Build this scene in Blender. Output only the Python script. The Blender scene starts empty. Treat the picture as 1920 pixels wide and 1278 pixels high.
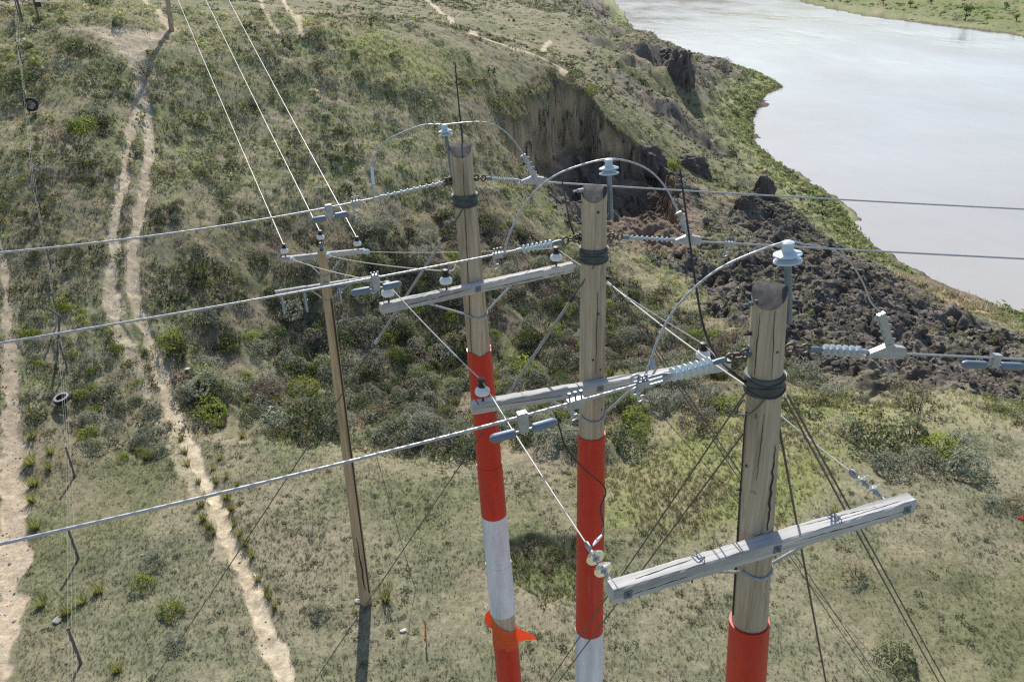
import bpy, math, random
import numpy as np
random.seed(7)
RNG = np.random.default_rng(11)
SC = bpy.context.scene
COL = SC.collection

# ---------------------------------------------------------------- camera
CAM = np.array([0.0, 0.0, 16.0])
PITCH, ROLL, FPX = math.radians(26.0), math.radians(2.0), 1493.0
_F = np.array([0, math.cos(PITCH), -math.sin(PITCH)])
_U = np.array([0, math.sin(PITCH), math.cos(PITCH)])
_R = np.array([1.0, 0, 0])
CX = _R * math.cos(ROLL) - _U * math.sin(ROLL)
CU = _R * math.sin(ROLL) + _U * math.cos(ROLL)

def ray(px, py):
    return _F + CX * (px - 960) / FPX - CU * (py - 639) / FPX

def at(px, py, z):                       # point at axial depth z
    return CAM + ray(px, py) * z

def on_h(px, py, h):                     # point on the level h
    d = ray(px, py)
    return CAM + d * ((h - CAM[2]) / d[2])

def on_y(px, py, Y):
    d = ray(px, py)
    return CAM + d * (Y / d[1])

def proj(p):
    v = np.asarray(p, float) - CAM
    z = v @ _F
    return 960 + FPX * (v @ CX) / z, 639 - FPX * (v @ CU) / z, z

# ---------------------------------------------------------------- noise
def _hash(ix, iy, seed):
    h = (ix.astype(np.int64) * 374761393 + iy.astype(np.int64) * 668265263 + seed * 982451653) & 0xFFFFFFFF
    h = ((h ^ (h >> 13)) * 1274126177) & 0xFFFFFFFF
    h = (h ^ (h >> 16)) & 0xFFFFFFFF
    return h / 4294967295.0

def vnoise(x, y, scale, seed=0):
    x = np.asarray(x, float) / scale; y = np.asarray(y, float) / scale
    x, y = x * .8 - y * .6, x * .6 + y * .8
    ix = np.floor(x); iy = np.floor(y)
    fx = x - ix; fy = y - iy
    fx = fx * fx * fx * (fx * (fx * 6 - 15) + 10); fy = fy * fy * fy * (fy * (fy * 6 - 15) + 10)
    a = _hash(ix, iy, seed); b = _hash(ix + 1, iy, seed)
    c = _hash(ix, iy + 1, seed); d = _hash(ix + 1, iy + 1, seed)
    return (a + (b - a) * fx) * (1 - fy) + (c + (d - c) * fx) * fy      # 0..1

def fbm(x, y, scale, seed=0, octv=4, gain=.5):
    t = 0; amp = 1; tot = 0
    for k in range(octv):
        t = t + amp * vnoise(x + 17.3 * k, y - 9.1 * k, scale / 2 ** k, seed + k * 7)
        tot += amp; amp *= gain
    return t / tot

def smooth(a, b, x):
    t = np.clip((x - a) / (b - a), 0, 1)
    return t * t * (3 - 2 * t)

# ---------------------------------------------------------------- plan geometry
def dist_polyline(X, Y, pts):
    pts = np.asarray(pts, float)[:, :2]
    best = np.full(X.shape, 1e9); sbest = np.zeros(X.shape); s0 = 0
    for (ax, ay), (bx, by) in zip(pts[:-1], pts[1:]):
        dx, dy = bx - ax, by - ay; L = math.hypot(dx, dy) + 1e-9
        t = np.clip(((X - ax) * dx + (Y - ay) * dy) / (L * L), 0, 1)
        d = np.hypot(X - ax - t * dx, Y - ay - t * dy)
        m = d < best
        best = np.where(m, d, best); sbest = np.where(m, s0 + t * L, sbest)
        s0 += L
    return best, sbest, s0

def inside(X, Y, poly):
    poly = np.asarray(poly, float)[:, :2]
    res = np.zeros(X.shape, bool)
    n = len(poly); j = n - 1
    for i in range(n):
        xi, yi = poly[i]; xj, yj = poly[j]
        if yi != yj:
            c = ((yi > Y) != (yj > Y)) & (X < (xj - xi) * (Y - yi) / (yj - yi) + xi)
            res ^= c
        j = i
    return res

def sdist(X, Y, poly):                    # + inside, - outside
    p = list(poly) + [poly[0]]
    d, _, _ = dist_polyline(X, Y, p)
    return np.where(inside(X, Y, poly), d, -d)

# ---------------------------------------------------------------- terrain: control points
cp = []
def cY(px, py, Y): cp.append(on_y(px, py, Y))
def cH(px, py, h): cp.append(on_h(px, py, h))
def cW(x, y, h): cp.append(np.array([x, y, h], float))
for px in (0, 400, 900, 1400, 1900): cH(px, 1278, 0)
for px in (0, 500, 1000, 1500, 1900): cH(px, 1010, 0)
for q in [(200, 830), (450, 860), (700, 885), (950, 905), (1250, 900), (1600, 900), (1900, 880)]: cH(*q, 0)
for q in [(1500, 790), (1880, 800)]: cH(*q, -.35)
for a in [(10, 0), (-10, 0), (0, 6), (-25, 5), (0, -20), (-20, 14), (14, 8)]: cW(*a, 0)
for px, rows in {
    60: [(625, 30), (488, 34), (368, 38), (265, 42), (200, 45.5), (125, 49), (47, 53)],
    200: [(650, 30), (510, 34), (385, 38), (285, 42), (200, 46), (125, 50), (62, 53)],
    450: [(620, 33.5), (510, 37), (410, 41), (320, 45), (230, 49.5), (150, 53), (64, 58)],
    700: [(560, 38), (459, 42), (362, 46), (280, 50), (175, 56), (82, 62)],
    900: [(560, 40), (450, 45), (350, 51), (260, 56.5), (190, 61), (118, 66)],
    1000: [(430, 50), (330, 57), (250, 63), (155, 70.5)],
}.items():
    for py, Y in rows: cY(px, py, Y)
for q in [(600, 700, -1.6), (750, 710, -2), (900, 690, -2.2), (1050, 660, -2.5), (1200, 620, -3),
          (650, 800, -.8), (900, 810, -1.2), (1100, 800, -1.0), (1300, 720, -1.5)]: cH(*q)
for q in [(1150, 420, 60), (1250, 480, 54), (1300, 560, 46), (1400, 620, 40), (1500, 690, 33.5), (1250, 350, 68),
          (1400, 450, 60), (1500, 520, 50), (1600, 600, 42), (1750, 650, 41), (1850, 720, 33.5), (1500, 400, 72),
          (1600, 470, 66), (1100, 175, 74), (1180, 225, 77), (1200, 280, 76), (1300, 230, 100), (1350, 300, 88), (1350, 200, 125), (1250, 160, 115),
          (1150, 130, 105), (1050, 100, 100), (1250, 100, 140), (900, 75, 95), (800, 40, 110), (700, 40, 92),
          (600, 30, 90), (500, 40, 76), (500, 5, 110), (300, 30, 68), (300, 0, 95), (100, 30, 67), (100, 0, 88),
          (950, 30, 140), (950, 0, 190), (1050, 30, 170), (1050, 0, 260), (1150, 60, 180), (1200, 78, 190)]: cY(*q)
for a in [(-100, 300, 30), (0, 380, 20), (-200, 200, 32), (-80, 130, 18), (-70, 60, 13), (-100, 30, 12), (-60, 18, 3),
          (-60, -10, 2), (-50, -80, 0), (40, -20, -2), (32, 12, -3.2), (23, 14, -.8), (34, 28, -5.5), (-300, 0, 20), (-300, 500, 45), (0, 600, 35)]: cW(*a)
# river: near bank then far bank, both read off on the water level
WL = -10.0
near_bank = [on_h(px, py, WL) for px, py in
             [(2500, 840), (2150, 690), (1920, 590), (1860, 575), (1790, 548), (1700, 510), (1640, 470), (1600, 412), (1560, 372), (1500, 332), (1440, 292),
              (1416, 280), (1414, 225), (1424, 196), (1442, 176), (1470, 164), (1450, 150), (1420, 138), (1350, 116), (1290, 101), (1240, 84), (1200, 68), (1186, 52), (1160, 34), (1118, 14), (1080, 2)]]
far_bank = [on_h(px, py, WL) for px, py in
            [(1480, -9), (1512, 6), (1560, 17), (1620, 29), (1740, 46), (1830, 56), (1920, 68), (2050, 88), (2400, 150), (2900, 260)]]
P0 = near_bank[0]; Pn = near_bank[-1]
river_poly = [(60, -400), (46, -60), (44, -10), (42, 14)] + [(p[0], p[1]) for p in near_bank] + \
             [(Pn[0] - 4, Pn[1] + 500)] + [(far_bank[0][0] + 6, far_bank[0][1] + 400)] + [(p[0], p[1]) for p in far_bank] + [(260, -100), (260, -400)]
for p in near_bank[::2]: cW(p[0], p[1], WL)
for p in far_bank: cW(p[0], p[1], WL + .4); 
for p in far_bank: cW(p[0] + 60, p[1] + 40, WL + 4); cW(p[0] + 190, p[1] + 110, WL + 24)
for a in [(110, 60), (110, 140), (115, 240), (110, 340), (90, 450), (130, 0)]: cW(*a, -12)
for p in [(330, 0), (360, 200), (330, 320), (300, 500)]: cW(*p, 8)
cp = np.array(cp)
_S = 40.0
def _rbf_fit(c):
    n = len(c); xy = c[:, :2] / _S
    r2 = ((xy[:, None] - xy[None]) ** 2).sum(-1)
    K = np.where(r2 > 0, .5 * r2 * np.log(r2 + 1e-12), 0) + np.eye(n) * .004
    Pm = np.c_[np.ones(n), xy]
    A = np.block([[K, Pm], [Pm.T, np.zeros((3, 3))]])
    return np.linalg.solve(A, np.r_[c[:, 2], 0, 0, 0]), xy
_W, _XY = _rbf_fit(cp)
def base_h(X, Y):
    X = np.atleast_1d(np.asarray(X, float)) / _S; Y = np.atleast_1d(np.asarray(Y, float)) / _S
    h = _W[-3] + _W[-2] * X + _W[-1] * Y
    for k in range(len(_XY)):
        r2 = (X - _XY[k, 0]) ** 2 + (Y - _XY[k, 1]) ** 2
        h += _W[k] * .5 * r2 * np.log(r2 + 1e-12)
    return h

def hit(px, py, hf=base_h, smin=10, smax=900):     # where a line of sight meets the ground
    d = ray(px, py); s = np.geomspace(smin, smax, 900)
    P = CAM + d[None] * s[:, None]
    g = P[:, 2] - hf(P[:, 0], P[:, 1])
    k = np.argmax(g < 0)
    if g[k] >= 0: k = len(s) - 1
    a, b = s[max(k - 1, 0)], s[k]
    for _ in range(14):
        m = (a + b) / 2; p = CAM + d * m
        if p[2] < hf(p[0:1], p[1:2])[0]: b = m
        else: a = m
    return CAM + d * b
def hits(pts, hf=base_h): return [hit(px, py, hf) for px, py in pts]

# the slipped bank: a curved scarp cut into the nose of the hill
scarp = hits([(950, 275), (960, 238), (974, 205), (992, 176), (1014, 160), (1042, 152), (1074, 160), (1104, 188), (1128, 222), (1150, 244), (1190, 268), (1225, 292)])
scarp_front = hits([(1290, 330), (1260, 420), (1150, 420), (1060, 372), (985, 320)])
cut_poly = [(p[0], p[1]) for p in scarp + scarp_front]
def cut_depth(X, Y):
    wob = (vnoise(X, Y, 1.9, 5) - .5) * 1.5 + (vnoise(X, Y, .6, 6) - .5) * .8 + (vnoise(X, Y, .25, 9) - .5) * .3
    d = sdist(X, Y, cut_poly)
    dl, s, L = dist_polyline(X, Y, scarp)
    dep = 5.7 * np.clip(1 - dl / 17., 0, 1) ** .9 * smooth(-.6, 2.2, s) * (1 - .45 * smooth(L * .62, L * .98, s)) * smooth(0, 1.4, L - s + .2)
    t0 = np.clip((d + wob) / 1.5, 0, 1); wob = wob + ((fbm(X + .3 * Y, t0 * 5.0, .9, 13, 3) - .5) * 1.3 + (fbm(X - .2 * Y, t0 * 9 + 40, .35, 14, 2) - .5) * .5) * 4 * t0 * (1 - t0)
    t = np.clip((d + wob) / 1.5, 0, 1); st = t * 3.2 + .5 * vnoise(X, Y, 2.5, 12); fr = st - np.floor(st); led = np.clip((np.floor(st) + smooth(.35, .9, fr)) / 3.5, 0, 1) * (t > 0)
    return dep * np.where(t >= 1, 1, .72 * smooth(0, .8, t) + .28 * led), d, dl

def terrain_h(X, Y):
    X = np.atleast_1d(np.asarray(X, float)); Y = np.atleast_1d(np.asarray(Y, float))
    h = base_h(X, Y)
    h = h - cut_depth(X, Y)[0]
    rd = sdist(X, Y, river_poly) + (vnoise(X, Y, 7, 3) - .5) * 2.2 + (vnoise(X, Y, 2.2, 4) - .5) * 1.0
    h = np.where(rd > 0, np.minimum(h, WL - .05 - .12 * rd), np.maximum(h, WL + .05 + np.minimum(-rd * .16, .9)))
    return h
def T(px, py): return hit(px, py, terrain_h)
# ---------------------------------------------------------------- helpers: objects and materials
def tag(o, label, cat, group=None):
    o['label'] = label; o['category'] = cat
    if group: o['group'] = group
    return o

def mesh_np(name, V, F, mat, col=None, smooth_=True, attr='Col'):
    """V (n,3), F (m,3) or (m,4) ints"""
    me = bpy.data.meshes.new(name)
    V = np.ascontiguousarray(V, np.float32); F = np.ascontiguousarray(F, np.int32)
    k = F.shape[1]
    me.vertices.add(len(V)); me.vertices.foreach_set('co', V.ravel())
    me.loops.add(F.size); me.loops.foreach_set('vertex_index', F.ravel())
    me.polygons.add(len(F)); me.polygons.foreach_set('loop_start', np.arange(0, F.size, k, dtype=np.int32))
    me.polygons.foreach_set('use_smooth', np.full(len(F), smooth_, bool))
    if col is not None:
        a = me.color_attributes.new(attr, 'FLOAT_COLOR', 'POINT')
        c = np.ones((len(V), 4), np.float32); c[:, :3] = col
        a.data.foreach_set('color', c.ravel())
    me.update(calc_edges=True)
    if mat: me.materials.append(mat)
    return me

def link(name, me, parent=None, loc=None):
    o = bpy.data.objects.new(name, me); COL.objects.link(o)
    if loc is not None: o.location = loc
    if parent is not None: o.parent = parent
    return o

class NT:
    def __init__(s, name):
        s.m = bpy.data.materials.new(name); s.m.use_nodes = True
        s.t = s.m.node_tree; s.b = s.t.nodes['Principled BSDF']; s.out = s.t.nodes['Material Output']
    def n(s, typ, **kw):
        nd = s.t.nodes.new(typ)
        for k, v in kw.items():
            if k.startswith('i_'):
                key = k[2:].replace('_', ' ')
                nd.inputs[int(key) if key.isdigit() else key].default_value = v
            else: setattr(nd, k, v)
        return nd
    def l(s, a, b): s.t.links.new(a, b)
    def ramp(s, fac, stops):
        r = s.n('ShaderNodeValToRGB'); e = r.color_ramp.elements
        while len(e) < len(stops): e.new(.5)
        for q, (p, c) in zip(e, stops): q.position = p; q.color = (*c, 1) if len(c) == 3 else c
        s.l(fac, r.inputs[0]); return r.outputs[0]
    def noise(s, vec, scale, detail=4, rough=.6):
        nd = s.n('ShaderNodeTexNoise'); nd.inputs['Scale'].default_value = scale
        nd.inputs['Detail'].default_value = detail; nd.inputs['Roughness'].default_value = rough
        if vec is not None: s.l(vec, nd.inputs['Vector'])
        return nd.outputs['Fac']
    def mapping(s, scale, rot=(0, 0, 0)):
        tc = s.n('ShaderNodeTexCoord'); mp = s.n('ShaderNodeMapping')
        mp.inputs['Scale'].default_value = scale; mp.inputs['Rotation'].default_value = rot
        s.l(tc.outputs['Object'], mp.inputs['Vector']); return mp.outputs[0]
    def mix(s, fac, a, b, mode='MIX'):
        nd = s.n('ShaderNodeMix', data_type='RGBA', blend_type=mode)
        for val, sock in ((fac, nd.inputs[0]), (a, nd.inputs[6]), (b, nd.inputs[7])):
            if hasattr(val, 'is_output'): s.l(val, sock)
            elif isinstance(val, (int, float)): sock.default_value = val
            else: sock.default_value = (*val, 1)
        return nd.outputs[2]
    def bump(s, h, strength, dist):
        b = s.n('ShaderNodeBump'); b.inputs['Strength'].default_value = strength; b.inputs['Distance'].default_value = dist
        s.l(h, b.inputs['Height']); s.l(b.outputs[0], s.b.inputs['Normal']); return b

def mat_ground(name, rough=.95, bump=.6):
    m = NT(name); at_ = m.n('ShaderNodeAttribute', attribute_name='Col')
    geo = m.n('ShaderNodeNewGeometry')
    n1 = m.noise(geo.outputs['Position'], 9.0, 5, .7)
    n2 = m.noise(geo.outputs['Position'], 38.0, 3, .7)
    v = m.ramp(n1, [(.25, (.62, .62, .62)), (.5, (1, 1, 1)), (.78, (1.38, 1.36, 1.3))])
    v2 = m.ramp(n2, [(.25, (.7, .7, .7)), (.75, (1.3, 1.3, 1.3))])
    c = m.mix(1, at_.outputs['Color'], v, 'MULTIPLY'); c = m.mix(1, c, v2, 'MULTIPLY')
    m.l(c, m.b.inputs['Base Color']); m.b.inputs['Roughness'].default_value = rough
    m.b.inputs['Specular IOR Level'].default_value = .15
    add = m.n('ShaderNodeMath', operation='ADD'); m.l(n1, add.inputs[0]); m.l(n2, add.inputs[1])
    m.bump(add.outputs[0], bump, .06)
    return m.m
M_GROUND = mat_ground('ground_cover'); M_DIRT = mat_ground('dirt', .9, .45); M_CLIFF = mat_ground('earth', .95, .9)

def mat_leaf(name, trans=.35):
    m = NT(name); a = m.n('ShaderNodeAttribute', attribute_name='Col')
    m.t.nodes.remove(m.b)
    oi = m.n('ShaderNodeObjectInfo')
    hsv = m.n('ShaderNodeHueSaturation')
    mp = m.n('ShaderNodeMapRange'); mp.inputs[3].default_value = .72; mp.inputs[4].default_value = 1.15
    m.l(oi.outputs['Random'], mp.inputs[0]); m.l(mp.outputs[0], hsv.inputs['Value'])
    m.l(a.outputs['Color'], hsv.inputs['Color'])
    d = m.n('ShaderNodeBsdfDiffuse'); t = m.n('ShaderNodeBsdfTranslucent'); x = m.n('ShaderNodeMixShader')
    x.inputs[0].default_value = trans
    m.l(hsv.outputs[0], d.inputs[0]); m.l(hsv.outputs[0], t.inputs[0])
    m.l(d.outputs[0], x.inputs[1]); m.l(t.outputs[0], x.inputs[2]); m.l(x.outputs[0], m.out.inputs[0])
    return m.m
M_LEAF = mat_leaf('foliage', .5)

# ---------------------------------------------------------------- ground sheet on a polar grid
TH0 = math.radians(43)
th = np.concatenate([np.linspace(-math.pi, -TH0, 60, endpoint=False), np.linspace(-TH0, TH0, 1000), np.linspace(TH0, math.pi, 60)[1:]])
rr = np.concatenate([np.geomspace(.6, 10, 16, endpoint=False), np.geomspace(10, 13, 40, endpoint=False), np.geomspace(13, 66, 810, endpoint=False), np.linspace(66, 80, 420, endpoint=False),
                     np.geomspace(80, 330, 190, endpoint=False), np.geomspace(330, 1500, 40)])
NR, NTH = len(rr), len(th)
GX = rr[:, None] * np.sin(th)[None]; GY = rr[:, None] * np.cos(th)[None]
GXf, GYf = GX.ravel(), GY.ravel()
GZ = base_h(GXf, GYf)
dep, cut_d, scarp_d = cut_depth(GXf, GYf)
GZ = GZ - dep
RD = sdist(GXf, GYf, river_poly); RDw = RD + (vnoise(GXf, GYf, 7, 3) - .5) * 2.2 + (vnoise(GXf, GYf, 2.2, 4) - .5) * 1.0
GZ = np.where(RDw > 0, np.minimum(GZ, WL - .05 - .12 * RDw), np.maximum(GZ, WL + .05 + np.minimum(-RDw * .16, .9)))
FAR = smooth(120, 175, GXf - 0)           # the far bank side

def zone(pts, soft, nz=1.5, ns=3.0, seed=0):
    poly = [(p[0], p[1]) for p in hits(pts, terrain_h)]
    d = sdist(GXf, GYf, poly) + (fbm(GXf, GYf, ns, seed, 3) - .5) * 2 * nz
    return smooth(-soft, soft, d)
def strip(pts, w, nz=.15, ns=1.0, seed=0, soft=.35, hf=terrain_h):
    poly = hits(pts, hf)
    d, s, L = dist_polyline(GXf, GYf, poly)
    d = d + (fbm(GXf, GYf, ns, seed, 3) - .5) * 2 * nz
    return 1 - smooth(w * (1 - soft), w * (1 + soft), d)

Z_green = np.maximum(zone([(1275, 372), (1340, 400), (1405, 425), (1400, 478), (1330, 500), (1262, 440)], .8, 1.2, 3, 32), zone([(1640, 690), (1920, 640), (1930, 700), (1780, 740), (1660, 725)], .8, 2.2, 3.5, 33) * .0)
Z_slump = zone([(1120, 330), (1210, 318), (1290, 340), (1330, 395), (1400, 372), (1470, 380), (1560, 455), (1640, 492), (1720, 545), (1800, 590), (1990, 660),
                (1990, 740), (1920, 748), (1800, 738), (1650, 744), (1560, 716), (1490, 688), (1400, 640), (1340, 575), (1270, 510), (1190, 478), (1110, 456), (1045, 392), (1068, 345)], .9, 1.4, 3.5, 20) * (1 - .5 * Z_green) * (1 - .4 * smooth(.68, .74, fbm(GXf, GYf, 5, 34, 4)))
Z_scree = zone([(1100, 345), (1200, 322), (1262, 345), (1320, 420), (1310, 470), (1200, 478), (1140, 440)], .8, .8, 2, 22)
Z_yel = zone([(1150, 318), (1185, 310), (1262, 352), (1240, 366), (1190, 345)], .5, .4, 1, 23)
Z_gully = zone([(335, 560), (420, 480), (560, 425), (780, 400), (985, 420), (1130, 480), (1300, 600), (1490, 690), (1510, 770), (1320, 800), (1150, 862), (900, 868), (560, 835), (420, 800), (335, 720)], 1.5, 1.6, 4, 24)
Z_lush = zone([(1120, 880), (1300, 800), (1500, 735), (1660, 765), (1600, 830), (1470, 980), (1300, 1000), (1160, 975)], 1.0, 1.0, 3, 26)
Z_ridge = zone([(640, 82), (740, 86), (850, 108), (830, 150), (760, 165), (660, 130)], 2.0, 2.5, 3, 27)
Z_near = zone([(-400, 1700), (-300, 905), (60, 880), (330, 815), (560, 842), (900, 875), (1150, 868), (1330, 805), (1500, 780), (1640, 850), (2300, 870), (2600, 1900)], .8, .9, 3, 28)
Z_tanbank = zone([(1690, 520), (1730, 514), (1850, 566), (1850, 590), (1790, 585)], .8, .8, 2, 29)
Z_sage = zone([(0, 540), (0, 280), (200, 260), (240, 600), (210, 700), (60, 660)], 2, 2, 4, 30)
Z_dark = zone([(330, 425), (520, 395), (760, 395), (900, 360), (1000, 420), (1100, 500), (900, 520), (620, 470), (400, 500)], 1.5, 1.8, 3, 31)
# dirt tracks
rut_r = strip([(262, 150), (276, 205), (281, 280), (272, 340), (259, 400), (248, 470), (250, 540), (266, 600), (291, 660), (314, 735), (335, 800), (365, 862), (400, 930), (430, 1010), (462, 1072), (492, 1150), (516, 1225), (540, 1290), (600, 1420)], .27, .16, .7, 40)
rut_l = strip([(262, 150), (250, 230), (228, 330), (216, 430), (206, 520), (212, 600), (245, 668)], .24, .3, .8, 41)
rut_l2 = strip([(225, 560), (245, 640), (270, 720), (300, 790), (330, 850), (390, 960), (420, 1040)], .22, .16, .6, 42)
ridge_bare = zone([(130, 54), (250, 55), (306, 64), (285, 105), (290, 140), (264, 175), (240, 130), (212, 92)], .8, .8, .8, 43)
tr_left = np.maximum(strip([(16, 650), (19, 700), (20, 800), (23, 900), (25, 1000), (15, 1100), (3, 1190), (-12, 1290)], .38, .36, .9, 44), .7 * strip([(-30, 380), (2, 470), (11, 600), (17, 680)], .17, .2, .9, 45))
tr_mid = strip([(475, 690), (510, 655), (560, 632)], .5, .35, .8, 45)
far_tr = np.maximum.reduce([
    strip([(790, -10), (845, 36), (890, 64), (950, 86), (1000, 102), (1046, 124), (1062, 134), (1055, 140)], .45, .3, 2, 46),
    strip([(985, 92), (1032, 76)], .35, .3, 2, 47), strip([(528, -10), (545, 25), (566, 68)], .32, .3, 2, 48), strip([(486, -10), (506, 40), (522, 66)], .22, .3, 2, 49),
    strip([(270, -5), (300, 28), (322, 55)], .25, .3, 2, 50)])
TRACK = np.maximum.reduce([rut_r, rut_l * .85, rut_l2 * .45, ridge_bare * .9, tr_left, tr_mid * .3, far_tr * .75])
PATCH = smooth(.54, .72, fbm(GXf, GYf, 2.2, 60, 4)) * .8           # bare gaps between the plants
BANK = smooth(11, 3, -RD) * (1 - FAR) * (RD < 1) * smooth(52, 64, GYf)    # green strip along the water
CLIFF = smooth(.25, .7, np.where(dep > .35, 1, 0) * smooth(3.1, 2.2, scarp_d) + 0)

# relief
rel = np.where(GYf > 0, 1.0, .5)
amp = (.10 + .25 * smooth(24, 34, GYf)) * (1 - .85 * np.clip(TRACK, 0, 1))
GZ = GZ + (fbm(GXf, GYf, 6.0, 70, 5, .55) - .5) * 1.3 * amp * 2 + (fbm(GXf, GYf, .55, 71, 3, .6) - .5) * (.07 + .10 * smooth(24, 34, GYf)) * (1 - .7 * TRACK) * (rr.repeat(NTH) > 9)
GZ = GZ - .10 * np.maximum(rut_r, np.maximum(rut_l, tr_left)) + TRACK * (vnoise(GXf, GYf, .25, 73) - .5) * .04
GZ = GZ + Z_slump * ((fbm(GXf, GYf, 2.4, 74, 5, .62) - .45) * 2.2 * smooth(2, 12, -RD))
GZ = GZ + Z_slump * (.5 - abs(fbm(GXf, GYf, 3.6, 77, 4, .6) - .5) * 4) * .55 * smooth(2, 12, -RD)
Z_hollow = zone([(945, 1026), (1010, 1014), (1085, 1028), (1130, 1058), (1112, 1124), (1010, 1132), (946, 1090)], .3, .45, .9, 35)
GZ = GZ - Z_hollow * .24 + np.exp(-(dist_polyline(GXf, GYf, hits([(930, 1010), (1000, 1004), (1090, 1014)], base_h))[0] / .8) ** 2) * .14
GZ = GZ + Z_near * (fbm(GXf, GYf, 3.0, 78, 3) - .5) * .35
rg_ = (.5 - abs(fbm(GXf * 1.0 + .4 * GYf, GYf * .6, 5.0, 79, 4, .55) - .5) * 4)
GZ = GZ + np.clip(Z_gully + Z_dark, 0, 1) * (1 - Z_near) * (1 - np.clip(TRACK, 0, 1)) * rg_ * .75
UP = smooth(30, 40, GYf) * (1 - smooth(62, 70, GYf)) * (GXf < 8) * (1 - np.clip(TRACK, 0, 1))
GZ = GZ + UP * (.5 - abs(fbm(GXf, GYf * .55, 7.0, 99, 4, .55) - .5) * 4) * .4 * (1 - smooth(.0, 3, 4 - scarp_d))
# gullied slopes towards the river
side = smooth(8, 18, GXf) * smooth(85, 100, GYf) * (1 - FAR) * smooth(-1, -8, RD)
GZ = GZ + side * ((fbm(GXf, GYf, 9, 76, 5, .62) - .5) * 6.5)
GZ = GZ - Z_slump * smooth(.045, .0, abs(fbm(GXf, GYf, 3.4, 101, 4, .6) - .5)) * .7 * smooth(2, 8, -RD)
flut = (vnoise(GXf + .3 * GYf, GYf * .05, .45, 75) - .5)
GZ = np.where(RD < -.3, np.maximum(GZ, WL + .12), GZ)
GZ = np.where(rr.repeat(NTH) < 9, np.minimum(GZ, .2), GZ)

# ground colour (soil and thatch, plus shadow painted in at the scarp foot)
def C(*a): return np.array(a, float)
big = fbm(GXf, GYf, 9, 80, 3)[:, None]; med = fbm(GXf, GYf, 1.6, 81, 4)[:, None]; fin = fbm(GXf, GYf, .35, 82, 3)[:, None]
def mixc(a, b, t): return a + (b - a) * np.clip(t, 0, 1)
t1 = smooth(.35, .65, med)
gcol = mixc(C(.305, .28, .18), C(.235, .248, .13), t1)                           # hill: dry soil to olive sward
gcol = mixc(gcol, C(.25, .20, .15), smooth(.52, .7, big) * .5)
near = mixc(C(.255, .24, .155), C(.17, .182, .105), smooth(.38, .62, med))
near = mixc(near, C(.155, .16, .075), smooth(.52, .7, big) * .55)
near = mixc(near, C(.30, .265, .185), smooth(.62, .42, big) * smooth(.5, .7, med) * .7)
gcol = mixc(gcol, near, Z_near[:, None])
gcol = mixc(gcol, mixc(C(.16, .13, .10), C(.17, .20, .07), smooth(.4, .6, med)), Z_hollow[:, None] * .55)
gcol = mixc(gcol, mixc(C(.19, .155, .12), C(.15, .165, .08), t1), Z_gully[:, None] * .8 * (1 - Z_near[:, None]))
gcol = mixc(gcol, C(.15, .12, .095), Z_dark[:, None] * .5)
gcol = mixc(gcol, mixc(C(.225, .245, .085), C(.29, .26, .145), smooth(.4, .65, med)), Z_lush[:, None] * .85)
gcol = mixc(gcol, mixc(C(.30, .33, .10), C(.27, .27, .13), t1), Z_ridge[:, None] * .6)
farhill = smooth(64, 74, GYf)[:, None] * (GXf < 60)[:, None]
gcol = mixc(gcol, mixc(C(.255, .225, .155), C(.175, .18, .095), smooth(.4, .62, fbm(GXf, GYf, 5, 83, 4)[:, None])), farhill * .9)
gcol = mixc(gcol, mixc(C(.13, .11, .095), C(.22, .195, .165), smooth(.35, .65, med)), (side * smooth(.45, .6, fbm(GXf, GYf, 12, 84, 4)))[:, None])
gcol = mixc(gcol, mixc(C(.105, .092, .078), C(.19, .167, .14), smooth(.38, .62, med)), Z_slump[:, None])
gcol = mixc(gcol, C(.25, .19, .14), Z_scree[:, None] * .9)
gcol = mixc(gcol, C(.27, .17, .075), Z_yel[:, None] * .8)
gcol = mixc(gcol, mixc(C(.24, .28, .12), C(.32, .32, .17), t1), BANK[:, None] * (1 - .5 * Z_slump[:, None]))
gcol = mixc(gcol, C(.46, .35, .22), Z_tanbank[:, None])
gcol = mixc(gcol, mixc(C(.15, .19, .06), C(.23, .22, .11), smooth(.4, .6, fbm(GXf, GYf, 25, 85, 4)[:, None])), FAR[:, None])
gcol = mixc(gcol, C(.10, .09, .07), (smooth(-1.6, -.2, RD) * smooth(-4.5, -3.0, RD * 1.0) * .0)[:, None])
gcol = mixc(gcol, C(.32, .26, .19), PATCH[:, None] * .35 * (1 - Z_slump[:, None]))
strat = (.5 * vnoise(GXf + GYf, GZ * .25, .8, 86) + .5 * fbm(GXf + .5 * GYf, GZ * .8 + GYf, 1.6, 98, 3))[:, None]
ccol = mixc(C(.60, .475, .315), C(.40, .315, .215), smooth(.35, .65, strat))
lay = vnoise(GXf * .08, GZ * 1.0 + .25 * vnoise(GXf, GYf, 1.2, 89), .42, 88)[:, None]; ccol = ccol * (.72 + .5 * lay) * (.8 + .4 * vnoise(GXf * 1.3, GYf * 1.3 + GZ, .7, 90)[:, None]); ccol = mixc(ccol, C(.16, .15, .09), smooth(.9, .2, dep)[:, None] * .8)
foot_shade = smooth(.4, -1.4, GZ)[:, None]
ccol = mixc(ccol, C(.09, .08, .075), foot_shade * .75)  # cliff colour darkens downwards, standing in for the shadow at its foot
gcol = mixc(gcol, ccol, CLIFF[:, None])
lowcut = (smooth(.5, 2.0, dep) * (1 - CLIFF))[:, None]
gcol = mixc(gcol, C(.11, .095, .085), lowcut * .8 * smooth(9, 5, scarp_d)[:, None])  # the foot shadow carried on in the ground colour below the scarp
tcol = mixc(C(.54, .465, .335), C(.43, .36, .255), smooth(.35, .65, fin))
tcol = mixc(tcol, C(.43, .35, .255), tr_left[:, None] * .8)
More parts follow.
